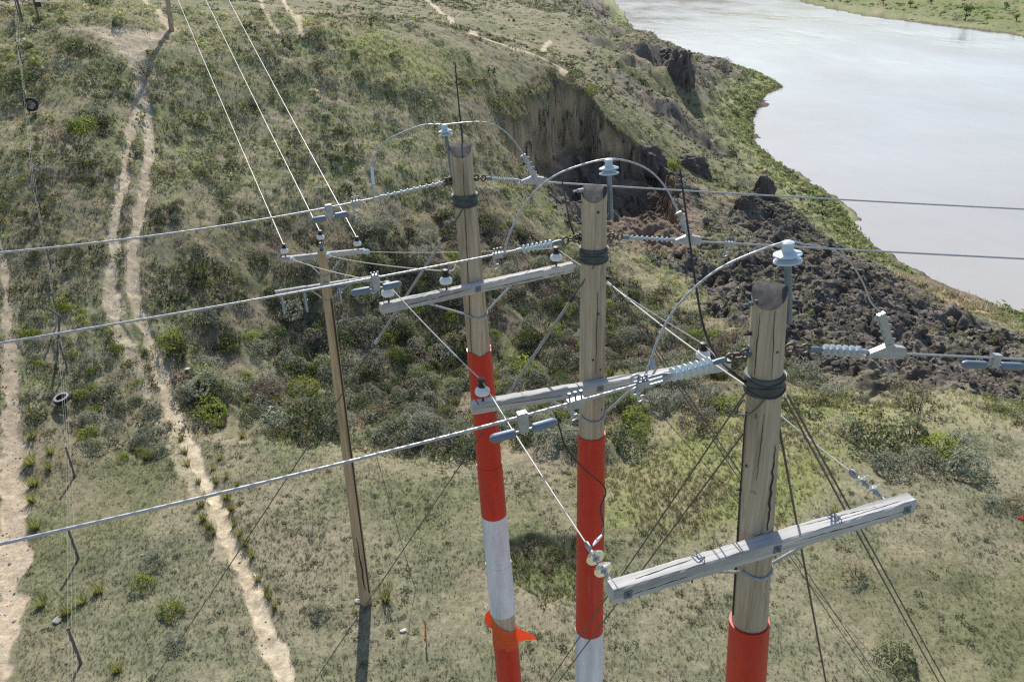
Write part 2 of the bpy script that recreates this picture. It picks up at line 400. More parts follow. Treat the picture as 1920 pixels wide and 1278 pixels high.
gcol = mixc(gcol, tcol, np.clip(TRACK[:, None] * 1.25, 0, 1) ** 1.1)
gcol = gcol * (.86 + .28 * vnoise(GXf, GYf, .16, 87)[:, None])
wet = smooth(-1.2, .1, RDw)[:, None]
gcol = mixc(gcol, C(.12, .10, .08), wet * (1 - FAR[:, None] * .3))

ii, jj = np.meshgrid(np.arange(NR - 1), np.arange(NTH - 1), indexing='ij')
QF = np.stack([ii * NTH + jj, ii * NTH + jj + 1, (ii + 1) * NTH + jj + 1, (ii + 1) * NTH + jj], -1).reshape(-1, 4)[:, ::-1]
GV = np.c_[GXf, GYf, GZ]
def sub_sheet(name, sel, mat, label, cat):
    F = QF[sel]; u, inv = np.unique(F, return_inverse=True)
    me = mesh_np(name, GV[u], inv.reshape(-1, 4), mat, gcol[u])
    o = link(name, me); o['kind'] = 'structure'; o['label'] = label; o['category'] = cat
    return o
fm = lambda a: a[QF].mean(1)
isT = fm(TRACK) > .55; isLT = isT & (fm(tr_left) > .5); isFT = isT & (fm(far_tr) > .5)
isC = (fm(CLIFF) > .5) & ~isT
sub_sheet('path', isT & ~isLT & ~isFT, M_DIRT, 'pale rutted two wheel dirt track running down the hill and across the flat', 'dirt track')
sub_sheet('dirt_road', isLT, M_DIRT, 'pinkish dirt road at the left edge beyond the fence', 'dirt track')
sub_sheet('footpath', isFT, M_DIRT, 'thin pale trails winding over the far hill', 'trail')
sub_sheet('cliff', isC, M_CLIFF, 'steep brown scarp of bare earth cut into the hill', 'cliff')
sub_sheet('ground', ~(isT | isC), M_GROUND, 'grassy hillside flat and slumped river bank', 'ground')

_lr = np.log(rr)
def lookup(F, x, y):
    r = np.hypot(x, y); t = np.arctan2(x, y)
    a = np.interp(r, rr, np.arange(NR)); b = np.interp(t, th, np.arange(NTH))
    i = np.clip(a.astype(int), 0, NR - 2); j = np.clip(b.astype(int), 0, NTH - 2)
    fa = a - i; fb = b - j; G = F.reshape(NR, NTH)
    return (G[i, j] * (1 - fa) + G[i + 1, j] * fa) * (1 - fb) + (G[i, j + 1] * (1 - fa) + G[i + 1, j + 1] * fa) * fb
def gh(x, y): return lookup(GZ, np.atleast_1d(np.asarray(x, float)), np.atleast_1d(np.asarray(y, float)))
def G(px, py): return hit(px, py, gh)       # a point of the built ground

# ---------------------------------------------------------------- river
m = NT('river_water')
geo = m.n('ShaderNodeNewGeometry')
mp = m.n('ShaderNodeMapping'); mp.inputs['Scale'].default_value = (.22, .09, 1); m.l(geo.outputs['Position'], mp.inputs['Vector'])
n1 = m.noise(mp.outputs[0], 1.0, 5, .6)
mp2 = m.n('ShaderNodeMapping'); mp2.inputs['Scale'].default_value = (.012, .03, 1); m.l(geo.outputs['Position'], mp2.inputs['Vector'])
n2 = m.noise(mp2.outputs[0], 1.0, 4, .6)
c = m.ramp(n2, [(.3, (.375, .36, .33)), (.7, (.435, .42, .39))])
m.l(c, m.b.inputs['Base Color']); m.b.inputs['IOR'].default_value = 1.33
mp3 = m.n('ShaderNodeMapping'); mp3.inputs['Scale'].default_value = (.05, .02, 1); mp3.inputs['Rotation'].default_value = (0, 0, .5); m.l(geo.outputs['Position'], mp3.inputs['Vector'])
n3 = m.noise(mp3.outputs[0], 1.0, 3, .6)
rr_ = m.ramp(n3, [(.3, (.08, .08, .08)), (.7, (.26, .26, .26))]); m.l(rr_, m.b.inputs['Roughness'])
ad = m.n('ShaderNodeMath', operation='MULTIPLY_ADD'); m.l(n3, ad.inputs[0]); ad.inputs[1].default_value = 5.0; m.l(n1, ad.inputs[2])
m.bump(ad.outputs[0], .22, .35)
M_WATER = m.m
Vw = np.array([(20, -500, WL), (900, -500, WL), (900, 1500, WL), (-60, 1500, WL), (-60, 330, WL), (20, 120, WL)], float)
me = bpy.data.meshes.new('river'); me.from_pydata([tuple(v) for v in Vw], [], [tuple(range(6))]); me.materials.append(M_WATER)
o = link('river', me); o['kind'] = 'structure'; o['label'] = 'wide silt grey river reflecting a pale sky'; o['category'] = 'river'
# ---------------------------------------------------------------- plants
def proto_blades(n, seed, lean=.55, w=.05):
    r = np.random.default_rng(seed); V = []; F = []
    for k in range(n):
        a = r.uniform(0, 2 * math.pi); l = lean * r.uniform(.15, 1.2); b = r.uniform(0, .28); ph = r.uniform(0, 2 * math.pi)
        bx, by = b * math.cos(ph), b * math.sin(ph); h = r.uniform(.55, 1.0); ww = w * r.uniform(.7, 1.3)
        px, py = -math.sin(a) * ww, math.cos(a) * ww
        i = len(V)
        V += [(bx - px, by - py, -.08), (bx + px, by + py, -.08), (bx + l * math.cos(a), by + l * math.sin(a), h)]
        F.append((i, i + 1, i + 2))
    return np.array(V), np.array(F)

def proto_clump(n, seed, leaf=.26, flat=.8, up=.5):
    r = np.random.default_rng(seed); V = []; F = []
    lob = r.normal(size=(7, 3)); lob[:, 2] = abs(lob[:, 2]) * .8; lob /= np.linalg.norm(lob, axis=1)[:, None]
    lw = r.uniform(.3, 1, 7)
    for k in range(n):
        d = r.normal(size=3); d[2] = abs(d[2]) * .9; d /= np.linalg.norm(d)
        rad = (.50 + .50 * max(0, (lob @ d).max()) ** 5) * (.75 + .35 * lw[int((lob @ d).argmax())]) * r.uniform(.5, 1.0) ** .35
        p = d * rad; p[2] *= flat
        nrm = d + r.normal(size=3) * .7; nrm[2] += up * 1.6; nrm /= np.linalg.norm(nrm)
        t = np.cross(nrm, r.normal(size=3)); t /= np.linalg.norm(t); b = np.cross(nrm, t)
        s = leaf * r.uniform(.6, 1.3)
        i = len(V); V += [p - t * s * .5, p + b * s * .28, p + t * s * .6, p - b * s * .28]
        F.append((i, i + 1, i + 2, i + 3))
    return np.array(V), np.array(F)

def scatter(name, protos, x, y, size, cols, mat, jitter=.28, squash=None, label=None, cat=None, kind='stuff', sink=.03, zoff=None):
    z = gh(x, y); n = len(x); pick = RNG.integers(0, len(protos), n); ang = RNG.uniform(0, 2 * math.pi, n)
    Vs, Fs, Cs = [], [], []; base = 0
    for k, (pv, pf) in enumerate(protos):
        m = pick == k; c = m.sum()
        if not c: continue
        ca, sa = np.cos(ang[m])[:, None], np.sin(ang[m])[:, None]; s = size[m][:, None]
        X = (pv[None, :, 0] * ca - pv[None, :, 1] * sa) * s + x[m][:, None]
        Y = (pv[None, :, 0] * sa + pv[None, :, 1] * ca) * s + y[m][:, None]
        hh = s * (squash[m][:, None] if squash is not None else 1)
        Z = pv[None, :, 2] * hh + z[m][:, None] - sink * s
        Vs.append(np.stack([X, Y, Z], -1).reshape(-1, 3))
        nv = len(pv); nf = len(pf); per = pf.shape[1]
        Fs.append((pf[None] + (np.arange(c) * nv)[:, None, None] + base).reshape(-1, per)); base += c * nv
        # every leaf its own tint
        g = RNG.uniform(1 - jitter, 1 + jitter, (c, nv // (3 if per == 3 else 4)))
        g = np.repeat(g, 3 if per == 3 else 4, axis=1)
        Cs.append((cols[m][:, None, :] * g[..., None]).reshape(-1, 3))
    me = mesh_np(name, np.concatenate(Vs), np.concatenate(Fs), mat, np.concatenate(Cs), smooth_=False)
    o = link(name, me); o['kind'] = kind; o['label'] = label; o['category'] = cat
    return o

def sample(r0, r1, n, th_=41):
    t = RNG.uniform(-math.radians(th_), math.radians(th_), n)
    r = np.sqrt(RNG.uniform(r0 * r0, r1 * r1, n))
    return r * np.sin(t), r * np.cos(t)

def pal(cands, w, n, var=.18):
    c = np.array(cands); k = RNG.choice(len(c), n, p=np.array(w) / sum(w))
    return c[k] * RNG.uniform(1 - var, 1 + var, (n, 1)) * RNG.uniform(.93, 1.07, (n, 3))
SAGE, OLIVE, YELLOW, BROWN, DARK, TAN, FRESH = (.25, .27, .205), (.17, .19, .075), (.29, .32, .055), (.20, .155, .125), (.085, .11, .045), (.36, .31, .185), (.20, .27, .06)

B = [proto_blades(9, s) for s in range(5)]
Cm = [proto_clump(34, s + 20, .34) for s in range(6)]
Cf = [proto_clump(16, s + 40, .55) for s in range(5)]
Bk = [proto_clump(90, s + 60, .19, .85, .5) for s in range(6)]

# near sward: short dry grass
x, y = sample(12.5, 30, 60000); keep = (lookup(Z_near, x, y) > .4) & (lookup(TRACK, x, y) < .35)
x, y = x[keep], y[keep]
g = fbm(x, y, 1.6, 81, 4); gb = fbm(x, y, 9, 80, 3); lush = lookup(Z_lush, x, y)
col = pal([(.33, .295, .20), (.27, .25, .165), (.19, .195, .115), (.22, .235, .185), (.2, .17, .13)], [3.4, 4, 2.8, 2.4, 1], len(x))
lu = pal([(.29, .31, .10), (.24, .255, .11), (.24, .29, .09), TAN], [3, 3, 2, 2.8], len(x))
isl = RNG.uniform(size=len(x)) < lush * .85 + .35 * smooth(.52, .68, gb) * .5
col = np.where(isl[:, None], lu, col)
sz = RNG.uniform(.04, .095, len(x)) * (1 + .8 * lush) * (.8 + .5 * g)
k = RNG.uniform(size=len(x)) < .45 + .6 * smooth(.4, .6, g)
scatter('dry_grass', B, x[k], y[k], sz[k], col[k], M_LEAF, label='short dry grass covering the flat beneath the poles', cat='grass')

# small plants dotted over the flat: low grey sage sprigs
x, y = sample(12.5, 30, 5200); keep = (lookup(Z_near, x, y) > .4) & (lookup(TRACK, x, y) < .25) & (fbm(x, y, 2.6, 90, 3) + RNG.uniform(-.2, .2, len(x)) > .52)
x, y = x[keep], y[keep]
scatter('low_sagebrush', Cm, x, y, RNG.uniform(.05, .17, len(x)), pal([(.28, .3, .22), (.2, .22, .11), (.14, .16, .08), (.22, .18, .14), (.28, .3, .1)], [4, 3, 1.5, 2, .7], len(x)), M_LEAF,
        label='small grey green sage sprigs dotted over the dry flat', cat='sagebrush')
x, y = sample(14, 22, 16000); k = lookup(Z_hollow, x, y) > .35; x, y = x[k], y[k]
scatter('hollow_grass', B, x, y, RNG.uniform(.08, .2, len(x)), pal([(.24, .27, .09), (.30, .31, .14), (.2, .17, .12), (.16, .19, .08)], [3, 3, 2.4, 2], len(x)), M_LEAF, label='taller green grass in the small hollow behind the striped poles', cat='grass')
x, y = sample(13, 70, 26000); tk = lookup(TRACK, x, y); k = (tk > .12) & (tk < .8) & (RNG.uniform(size=len(x)) < .75 - .7 * tk); x, y = x[k], y[k]
scatter('verge_grass', B, x, y, RNG.uniform(.05, .17, len(x)), pal([(.3, .31, .13), TAN, (.24, .26, .09), (.3, .25, .17)], [3, 3, 2, 1.5], len(x)), M_LEAF, label='thin grass along the edges of the dirt tracks', cat='grass')

# the brushy hill and gully
x, y = sample(24, 84, 62000)
nearm = lookup(Z_near, x, y); gul = lookup(Z_gully, x, y); slump = lookup(Z_slump, x, y); trk = lookup(TRACK, x, y); clf = lookup(CLIFF, x, y) + smooth(.3, 1.2, lookup(dep, x, y))
rid = lookup(Z_ridge, x, y); drk = lookup(Z_dark, x, y); rd = lookup(RD, x, y); sg = lookup(Z_sage, x, y)
dens = fbm(x, y, 2.2, 60, 4); dens2 = fbm(x, y, 7, 91, 3)
p = .80 - 1.1 * smooth(.50, .66, dens) + .15 * gul
p = np.where(y > 64, p * .55, p); p = p * (1 - .35 * smooth(38, 48, y) * (1 - drk))
p *= (1 - smooth(.1, .5, trk)) * (1 - .9 * slump) * (1 - np.clip(clf, 0, 1)) * (nearm < .4) * (rd < -.6)
k = RNG.uniform(size=len(x)) < p
x, y, gul, rid, drk, d2, sg = x[k], y[k], gul[k], rid[k], drk[k], dens2[k], sg[k]
n = len(x); r_ = np.hypot(x, y)
hcol = pal([(.25, .27, .13), (.32, .31, .17), (.33, .35, .26), (.36, .38, .11), (.26, .21, .16), DARK], [4, 3.5, 3, 1.3, 1.2, .9], n)
gcol_ = pal([(.31, .33, .25), (.23, .25, .12), DARK, (.25, .20, .165), YELLOW], [4.5, 3, 1.6, 2.8, 1.0], n)
rcol = pal([(.38, .41, .10), (.28, .30, .12), (.35, .34, .17)], [3, 3, 3], n)
u = RNG.uniform(size=n)
col = np.where((u < gul)[:, None], gcol_, hcol); col = np.where((RNG.uniform(size=n) < rid * .8)[:, None], rcol, col)
bcol = pal([BROWN, (.13, .15, .07), (.18, .15, .12), SAGE], [4, 2.4, 3, 2.4], n)
col = np.where((RNG.uniform(size=n) < np.maximum(drk * .6, smooth(.55, .7, d2) * .5))[:, None], bcol, col)
tone = fbm(x, y, 4.5, 92, 3)
col = col * ((.66 + .5 * smooth(.35, .65, tone)) * (1 + .18 * smooth(38, 48, y)))[:, None]
sz = np.exp(RNG.normal(0, .45, n)) * np.where(u < gul, .29, .21) * (1 - .35 * rid)
sz = np.clip(sz, .06, .62)
near_ = r_ < 46
for nm, sel, pr, lab in (('brush', near_, Bk, 'low mixed brush of sage and weeds filling the gully and lower slope'), ('hillside_brush', ~near_, Cm, 'low olive brush covering the upper hillside below the ridge')):
    scatter(nm, pr, x[sel], y[sel], sz[sel], col[sel], M_LEAF, squash=RNG.uniform(.75, 1.35, sel.sum()), jitter=.38, label=lab, cat='brush')
# grass between the brush on the hill
x, y = sample(24, 66, 46000)
k = (lookup(TRACK, x, y) < .4) & (lookup(Z_slump, x, y) < .4) & (lookup(dep, x, y) < .3) & (lookup(Z_near, x, y) < .5) & (lookup(RD, x, y) < -.8)
x, y = x[k], y[k]
scatter('wild_grass', B, x, y, RNG.uniform(.10, .26, len(x)), pal([(.30, .30, .15), (.25, .28, .12), TAN, (.34, .36, .11), (.34, .3, .19)], [4, 3, 2.4, 1.4, 2], len(x)), M_LEAF,
        label='thin green and straw grass growing between the hillside brush', cat='grass')

# beyond the ridge, the far slopes
x, y = sample(78, 330, 110000, 40)
rd = lookup(RD, x, y); fr = lookup(FAR, x, y); sd_ = fbm(x, y, 16, 93, 4); r_ = np.hypot(x, y)
p = (.25 + .9 * smooth(.45, .62, sd_) + .5 * lookup(side, x, y)) * (rd < -.8) * (1 - smooth(.2, .5, lookup(TRACK, x, y))) * (fr < .4) * (x > -95) * np.clip(150 / r_, .35, 1)
k = RNG.uniform(size=len(x)) < p
x, y, sd_ = x[k], y[k], sd_[k]; n = len(x)
scatter('distant_brush', Cf, x, y, np.clip(np.exp(RNG.normal(-1.25, .45, n)), .12, .9) * (1 + .3 * smooth(120, 220, y)), pal([(.21, .23, .11), SAGE, DARK, (.27, .27, .15), BROWN], [3, 3, 1.8, 3, 1.2], n) * (1.1 - .45 * smooth(.5, .7, sd_))[:, None],
        M_LEAF, squash=RNG.uniform(.6, 1.0, n), label='scattered grey green scrub on the slopes behind the ridge', cat='brush')

# green reeds and willow scrub along the near bank
nb = np.array([p[:2] for p in near_bank]); seg = np.hypot(*np.diff(nb, axis=0).T); cum = np.r_[0, np.cumsum(seg)]
n = 8500; s = RNG.uniform(cum[1], cum[-1] * .62, n); bx = np.interp(s, cum, nb[:, 0]); by = np.interp(s, cum, nb[:, 1])
off = RNG.exponential(2.1, n) + .4; x = bx - off; y = by + RNG.uniform(-1.5, 1.5, n)
k = (lookup(RD, x, y) < -.35) & (lookup(Z_slump, x, y) < .75) & (lookup(Z_tanbank, x, y) < RNG.uniform(0, 1, n))
x, y = x[k], y[k]; n = len(x)
scatter('bank_grass', Cf, x, y, np.clip(np.exp(RNG.normal(-1.25, .4, n)), .12, .8), pal([(.25, .31, .12), (.32, .36, .15), (.28, .30, .17), DARK, (.36, .35, .21)], [4, 3, 3, .7, 2.6], n), M_LEAF,
        squash=RNG.uniform(.8, 1.6, n), label='bright green reeds and grass along the near water edge', cat='reeds')
k = 520; a = np.array(hits([(1690, 520), (1860, 585)], gh)); q = RNG.uniform(size=k)
x = a[0][0] + (a[1][0] - a[0][0]) * q + RNG.normal(0, .6, k); y = a[0][1] + (a[1][1] - a[0][1]) * q + RNG.normal(0, .6, k)
m_ = lookup(RD, x, y) < -.4
scatter('dead_reeds', B, x[m_], y[m_], RNG.uniform(.3, .75, m_.sum()), pal([(.55, .47, .34), (.46, .40, .27)], [1, 1], m_.sum()), M_LEAF, label='tan dead reeds at the water edge', cat='reeds')
# far bank
x = RNG.uniform(150, 420, 15000); y = RNG.uniform(170, 520, 15000)
rd = lookup(RD, x, y); f = fbm(x, y, 18, 94, 4)
k = (rd < -.8) & (RNG.uniform(size=len(x)) < .15 + .8 * smooth(.48, .64, f) + .9 * smooth(-14, -1, rd))
x, y, rd = x[k], y[k], rd[k]; n = len(x)
scatter('far_bank_scrub', Cf, x, y, np.clip(np.exp(RNG.normal(-.55, .45, n)), .25, 1.6), pal([OLIVE, FRESH, DARK, SAGE], [3, 3, 1.5, 2], n), M_LEAF, squash=RNG.uniform(.5, .9, n), label='green scrub and grass covering the opposite river bank', cat='brush')

# slumped earth: clods
def proto_rock(seed, n=1):
    r = np.random.default_rng(seed)
    import bmesh
    bm = bmesh.new(); bmesh.ops.create_icosphere(bm, subdivisions=2 if n > 1 else 1, radius=1)
    V = np.array([v.co[:] for v in bm.verts]); F = np.array([[v.index for v in f.verts] for f in bm.faces]); bm.free()
    off = r.uniform(0, 50, 3)
    nz = vnoise(V[:, 0] + off[0], V[:, 1] + V[:, 2] * 1.7 + off[1], .9, seed) + .6 * vnoise(V[:, 1] + off[2], V[:, 2] - V[:, 0], .45, seed + 1)
    V = V * (.55 + .55 * nz)[:, None] * r.uniform(.7, 1.2, 3) * np.array([1, 1, .75])
    return V, F
Rk = [proto_rock(s + 100) for s in range(7)]
x, y = sample(26, 78, 210000); sl = lookup(Z_slump, x, y); sc = lookup(Z_scree, x, y)
f = fbm(x, y, 3.2, 95, 4)
k = (RNG.uniform(size=len(x)) < sl * (.25 + .7 * smooth(.42, .6, f))) & (lookup(RD, x, y) < -1) & (lookup(CLIFF, x, y) < .3)
x, y, sc = x[k], y[k], sc[k]; n = len(x)
sz = np.clip(np.exp(RNG.normal(-2.95, .6, n)), .025, .38) * (1 - .35 * sc)
ccol_ = pal([(.165, .147, .125), (.12, .108, .092), (.29, .26, .215), (.08, .073, .064)], [3, 3, 1.8, 2.4], n)
ccol_ = np.where((sc > .5)[:, None], pal([(.27, .20, .15), (.21, .16, .12)], [1, 1], n), ccol_)
def scatter_tri(name, protos, x, y, size, cols, mat, label, cat):
    z = gh(x, y); pick = RNG.integers(0, len(protos), len(x)); ang = RNG.uniform(0, 6.28, len(x)); Vs, Fs, Cs = [], [], []; base = 0
    for k, (pv, pf) in enumerate(protos):
        m = pick == k; c = m.sum(); ca, sa = np.cos(ang[m])[:, None], np.sin(ang[m])[:, None]; s = size[m][:, None]
        Vs.append(np.stack([(pv[None, :, 0] * ca - pv[None, :, 1] * sa) * s + x[m][:, None], (pv[None, :, 0] * sa + pv[None, :, 1] * ca) * s + y[m][:, None], pv[None, :, 2] * s + z[m][:, None] + .1 * s], -1).reshape(-1, 3))
        Fs.append((pf[None] + (np.arange(c) * len(pv))[:, None, None] + base).reshape(-1, 3)); base += c * len(pv)
        Cs.append(np.repeat(cols[m], len(pv), axis=0))
    o = link(name, mesh_np(name, np.concatenate(Vs), np.concatenate(Fs), mat, np.concatenate(Cs), smooth_=False)); o['kind'] = 'stuff'; o['label'] = label; o['category'] = cat
    return o
# grass overhanging the rim of the scarp
keep_xy = (x, y)
x, y = sample(58, 84, 160000); dd = lookup(cut_d, x, y); dl = lookup(scarp_d, x, y); k = (dl < .7) & (lookup(dep, x, y) < .12) & (RNG.uniform(size=len(x)) < .6) & (lookup(GXf, x, y) > -8)
x, y = x[k], y[k]
scatter('rim_grass', B, x, y, RNG.uniform(.12, .34, len(x)), pal([(.26, .26, .12), (.20, .22, .09), TAN, (.2, .16, .11)], [3, 3, 2, 2], len(x)), M_LEAF, label='ragged grass along the rim of the bare earth scarp', cat='grass')
# pebbles on the tracks and flat
x, y = sample(13, 60, 26000); tk = lookup(TRACK, x, y); k = (tk > .3) | ((lookup(Z_near, x, y) > .5) & (RNG.uniform(size=len(x)) < .22)); x0, y0 = x[k], y[k]
Rp = [proto_rock(s + 150) for s in range(4)]
def pebbles():
    n = len(x0); scatter_tri('pebbles', Rp, x0, y0, np.clip(np.exp(RNG.normal(-4.1, .5, n)), .008, .06), pal([(.42, .37, .3), (.3, .26, .2), (.5, .46, .4), (.2, .17, .13)], [3, 3, 1.4, 2], n), M_CLIFF, 'small pebbles and crumbs of soil on the tracks and the flat', 'pebbles')
x, y = keep_xy
scatter_tri('earth_rubble', Rk, x, y, sz, ccol_, M_CLIFF, 'grey brown clods of slumped earth below the scarp', 'rubble')
pebbles()
# weeds on the slump
x, y = sample(27, 78, 16000); sl = lookup(Z_slump, x, y); f = fbm(x, y, 4.2, 96, 4)
k = (sl > .3) & (f > .54) & (lookup(RD, x, y) < -1) & (lookup(Z_scree, x, y) < .4) & (lookup(CLIFF, x, y) < .2)
x, y = x[k], y[k]
scatter('weeds', Cm, x, y, RNG.uniform(.1, .3, len(x)), pal([FRESH, OLIVE, (.22, .23, .09), YELLOW], [3, 3, 3, 1], len(x)), M_LEAF, squash=np.full(len(x), .6), label='patches of green weeds on the slumped earth', cat='weeds')

# ---- single bushes, each a thing with a crown and stems
def bush_mesh(name, n, seed, cols, w, leaf=.13, flat=.85, twigs=True):
    pv, pf = proto_clump(n, seed, leaf, flat, .25)
    r = np.random.default_rng(seed)
    k = len(pv) // 4
    c = np.array(cols)[r.choice(len(cols), k, p=np.array(w) / sum(w))] * r.uniform(.65, 1.3, (k, 1))
    pv = pv + np.array([0, 0, .12])
    return mesh_np(name, pv, pf, M_LEAF, np.repeat(c, 4, axis=0), smooth_=False)
BUSH = {
    'sage': [bush_mesh('sagebrush_crown', 900, 300 + s, [(.36, .38, .29), (.28, .31, .22), (.42, .43, .35)], [4, 3, 2], .085) for s in range(4)],
    'yellow': [bush_mesh('bush_crown', 800, 320 + s, [(.40, .44, .09), (.30, .37, .08), (.27, .35, .09), (.22, .25, .10)], [4, 3, 2, 1], .10) for s in range(4)],
    'dark': [bush_mesh('bush_crown', 850, 340 + s, [(.13, .16, .07), (.19, .22, .09), (.27, .29, .2)], [4, 2.5, 2], .095) for s in range(3)],
    'dead': [bush_mesh('bush_crown', 560, 360 + s, [(.27, .215, .175), (.34, .28, .24), (.19, .15, .125)], [3, 3, 2], .085) for s in range(3)],
    'straw': [bush_mesh('bush_crown', 360, 380 + s, [(.42, .34, .24), (.33, .27, .2), TAN], [3, 3, 2], .10) for s in range(2)],
}
def stems_mesh():
    r = np.random.default_rng(5); V = []; F = []
    for k in range(11):
        a = r.uniform(0, 6.28); l = r.uniform(.35, .75); h = r.uniform(.4, .75); w = .022
        p0 = np.array([.08 * math.cos(a), .08 * math.sin(a), -.12]); p1 = np.array([l * math.cos(a), l * math.sin(a), h])
        sx, sy = -math.sin(a) * w, math.cos(a) * w
        i = len(V)
        V += [p0 + [sx, sy, 0], p0 - [sx, sy, 0], p0 + [0, 0, 2 * w], p1]
        F += [(i, i + 1, i + 3), (i + 1, i + 2, i + 3), (i + 2, i, i + 3)]
    V = np.array(V); return mesh_np('stems', V, np.array(F), M_STEM, None, False)
m = NT('stem_bark'); m.b.inputs['Base Color'].default_value = (.12, .09, .07, 1); m.b.inputs['Roughness'].default_value = .9; M_STEM = m.m
STEMS = stems_mesh()
KIND = {'sage': ('sagebrush', 'sagebrush'), 'yellow': ('green_bush', 'bush'), 'dark': ('dark_bush', 'bush'), 'dead': ('dry_bush', 'bush'), 'straw': ('straw_bush', 'bush')}
def bush(kind, p, wid, label, group=None, tall=1.1):
    nm, cat = KIND[kind]
    o = bpy.data.objects.new(nm, None); COL.objects.link(o); o.empty_display_size = .2
    o.location = (p[0], p[1], gh(p[0], p[1])[0] - .02); o.rotation_euler = (0, 0, random.uniform(0, 6.28))
    s = wid / 2 * 1.12; o.scale = (s * random.uniform(.9, 1.12), s * random.uniform(.9, 1.12), s * tall)
    tag(o, label, cat, group)
    link('crown', random.choice(BUSH[kind]), o); link('stems', STEMS, o)
    return o
# (kind, px, py of the foot, width in px, label)
named = [
 ('yellow', 405, 782, 66, 'bright yellow green bush right of the track below the grey bush'),
 ('yellow', 572, 742, 60, 'tall bright yellow green bush just left of the thin bare wooden pole'),
 ('yellow', 588, 702, 46, 'smaller yellow green bush directly behind the tall one by the thin pole'),
 ('dark', 592, 800, 100, 'large dark bush in deep shade at the foot of the yellow green bushes'),
 ('sage', 350, 752, 52, 'round grey sagebrush right beside the track bend'),
 ('yellow', 322, 652, 52, 'green bush on the slope right of the rutted track'),
 ('sage', 550, 598, 56, 'silvery sagebrush below the hanging cutouts of the thin pole'),
 ('yellow', 578, 560, 22, 'small lime bush peeking above the silvery sagebrush under the thin pole arm'),
 ('sage', 690, 628, 60, 'dark grey sagebrush below the left end of the farthest crossarm'),
 ('yellow', 728, 640, 40, 'lime bush under the left end of the farthest crossarm'),
 ('yellow', 742, 672, 34, 'low lime sprig below the lime bush under the farthest crossarm'),
 ('sage', 640, 800, 60, 'grey sagebrush close behind the thin pole'),
 ('sage', 790, 800, 46, 'rounded pale sagebrush between the thin pole and the first striped pole'),
 ('yellow', 984, 705, 60, 'green bush between the two left striped poles'),
 ('yellow', 1188, 800, 62, 'yellow green bush right behind the middle striped pole'),
 ('dark', 1168, 838, 72, 'dark bush in shade low beside the middle striped pole'),
 ('dark', 1165, 770, 70, 'dark green bush above the yellow green one behind the middle pole'),
 ('sage', 1272, 768, 60, 'grey sagebrush right of the middle pole under the long crossarm'),
 ('sage', 1330, 752, 56, 'grey sagebrush left of the nearest pole'),
 ('sage', 1290, 728, 54, 'pale sagebrush under the ribbed insulator of the nearest pole'),
 ('sage', 1510, 712, 66, 'blue green sagebrush right of the nearest pole collar'),
 ('sage', 1560, 738, 44, 'small sage bush at the edge of the slumped earth'),
 ('dark', 1640, 838, 84, 'dark sagebrush with shaded base above the glass insulators'),
 ('dark', 1712, 822, 70, 'dark green sagebrush in the middle of the thicket on the right'),
 ('straw', 1722, 772, 92, 'straw coloured dead bush at the edge of the slump on the right'),
 ('sage', 1590, 812, 62, 'pale sagebrush left of the dark one in the right thicket'),
 ('sage', 1790, 836, 60, 'pale sage on the right side of the thicket'),
 ('yellow', 1762, 850, 66, 'flat yellow green bush with reddish base in the right thicket'),
 ('sage', 1664, 884, 66, 'sagebrush just above the end of the nearest crossarm'),
 ('sage', 1735, 872, 62, 'low pale sagebrush below the flat yellow green bush'),
 ('sage', 1812, 888, 74, 'broad silver sagebrush at the lower right of the thicket'),
 ('dark', 1690, 1240, 78, 'dark green bush alone on the dry flat at lower right'),
 ('straw', 1900, 950, 50, 'straw bush beside the orange ribbon at the right edge'),
 ('sage', 1858, 945, 40, 'little green sage left of the straw bush at the right edge'),
 ('straw', 1605, 1080, 50, 'pale dry bush beyond the nearest crossarm brace'),
 ('yellow', 270, 1098, 44, 'round yellow green tuft bush on the flat left of the track'),
 ('sage', 290, 1050, 40, 'grey dry sagebrush above the round tuft bush'),
 ('sage', 335, 1208, 42, 'grey brown sagebrush low on the flat beside the guy wire'),
 ('yellow', 322, 1150, 44, 'low green plant on the flat below the round tuft bush'),
 ('sage', 598, 1152, 36, 'small dark sage left of the thin pole foot'),
 ('sage', 275, 142, 44, 'sagebrush in the shadow line of the pole on the ridge'),
 ('sage', 187, 224, 44, 'grey sagebrush left of the track high on the hill'),
 ('dark', 140, 100, 50, 'dark bush left of the bare ridge top'),
 ('yellow', 155, 250, 50, 'yellow green bush left of the track high on the hill'),
 ('dark', 28, 168, 44, 'dark bush at the left edge beyond the fence'),
 ('dead', 110, 262, 46, 'brown bush between the fence and the high track'),
 ('dark', 595, 68, 30, 'dark bush on the ridge crest below the trails'),
 ('dark', 598, 132, 34, 'dark bush just below the ridge crest'),
 ('sage', 780, 186, 40, 'sage bush on the bright green slope under the ridge'),
 ('dark', 935, 205, 44, 'dark bush left of the bare earth scarp'),
 ('dark', 1036, 138, 24, 'dark bush on the crest behind the scarp'),
 ('dark', 1075, 150, 36, 'dark bush at the end of the thin trail'),
 ('yellow', 1108, 180, 30, 'green bush at the right rim of the scarp'),
 ('yellow', 1263, 318, 30, 'lime bush beyond the scarp near the river slope'),
 ('sage', 1392, 352, 30, 'blue green bush left of the dark earth pinnacle'),
 ('sage', 1356, 122, 22, 'shrub standing alone on the green river point'),
 ('dark', 220, 48, 30, 'blue green bush on the green hollow behind the ridge'),
 ('dark', 185, 14, 42, 'dark bush at the top left on the far slope'),
 ('sage', 27, 50, 26, 'grey bush by the far fence post'),
]
for k, px, py, w_, lab in named:
    p = G(px, py); z = proj(p)[2]
    bush(k, p, 1.25 * w_ * z / FPX, lab, tall=1.2)
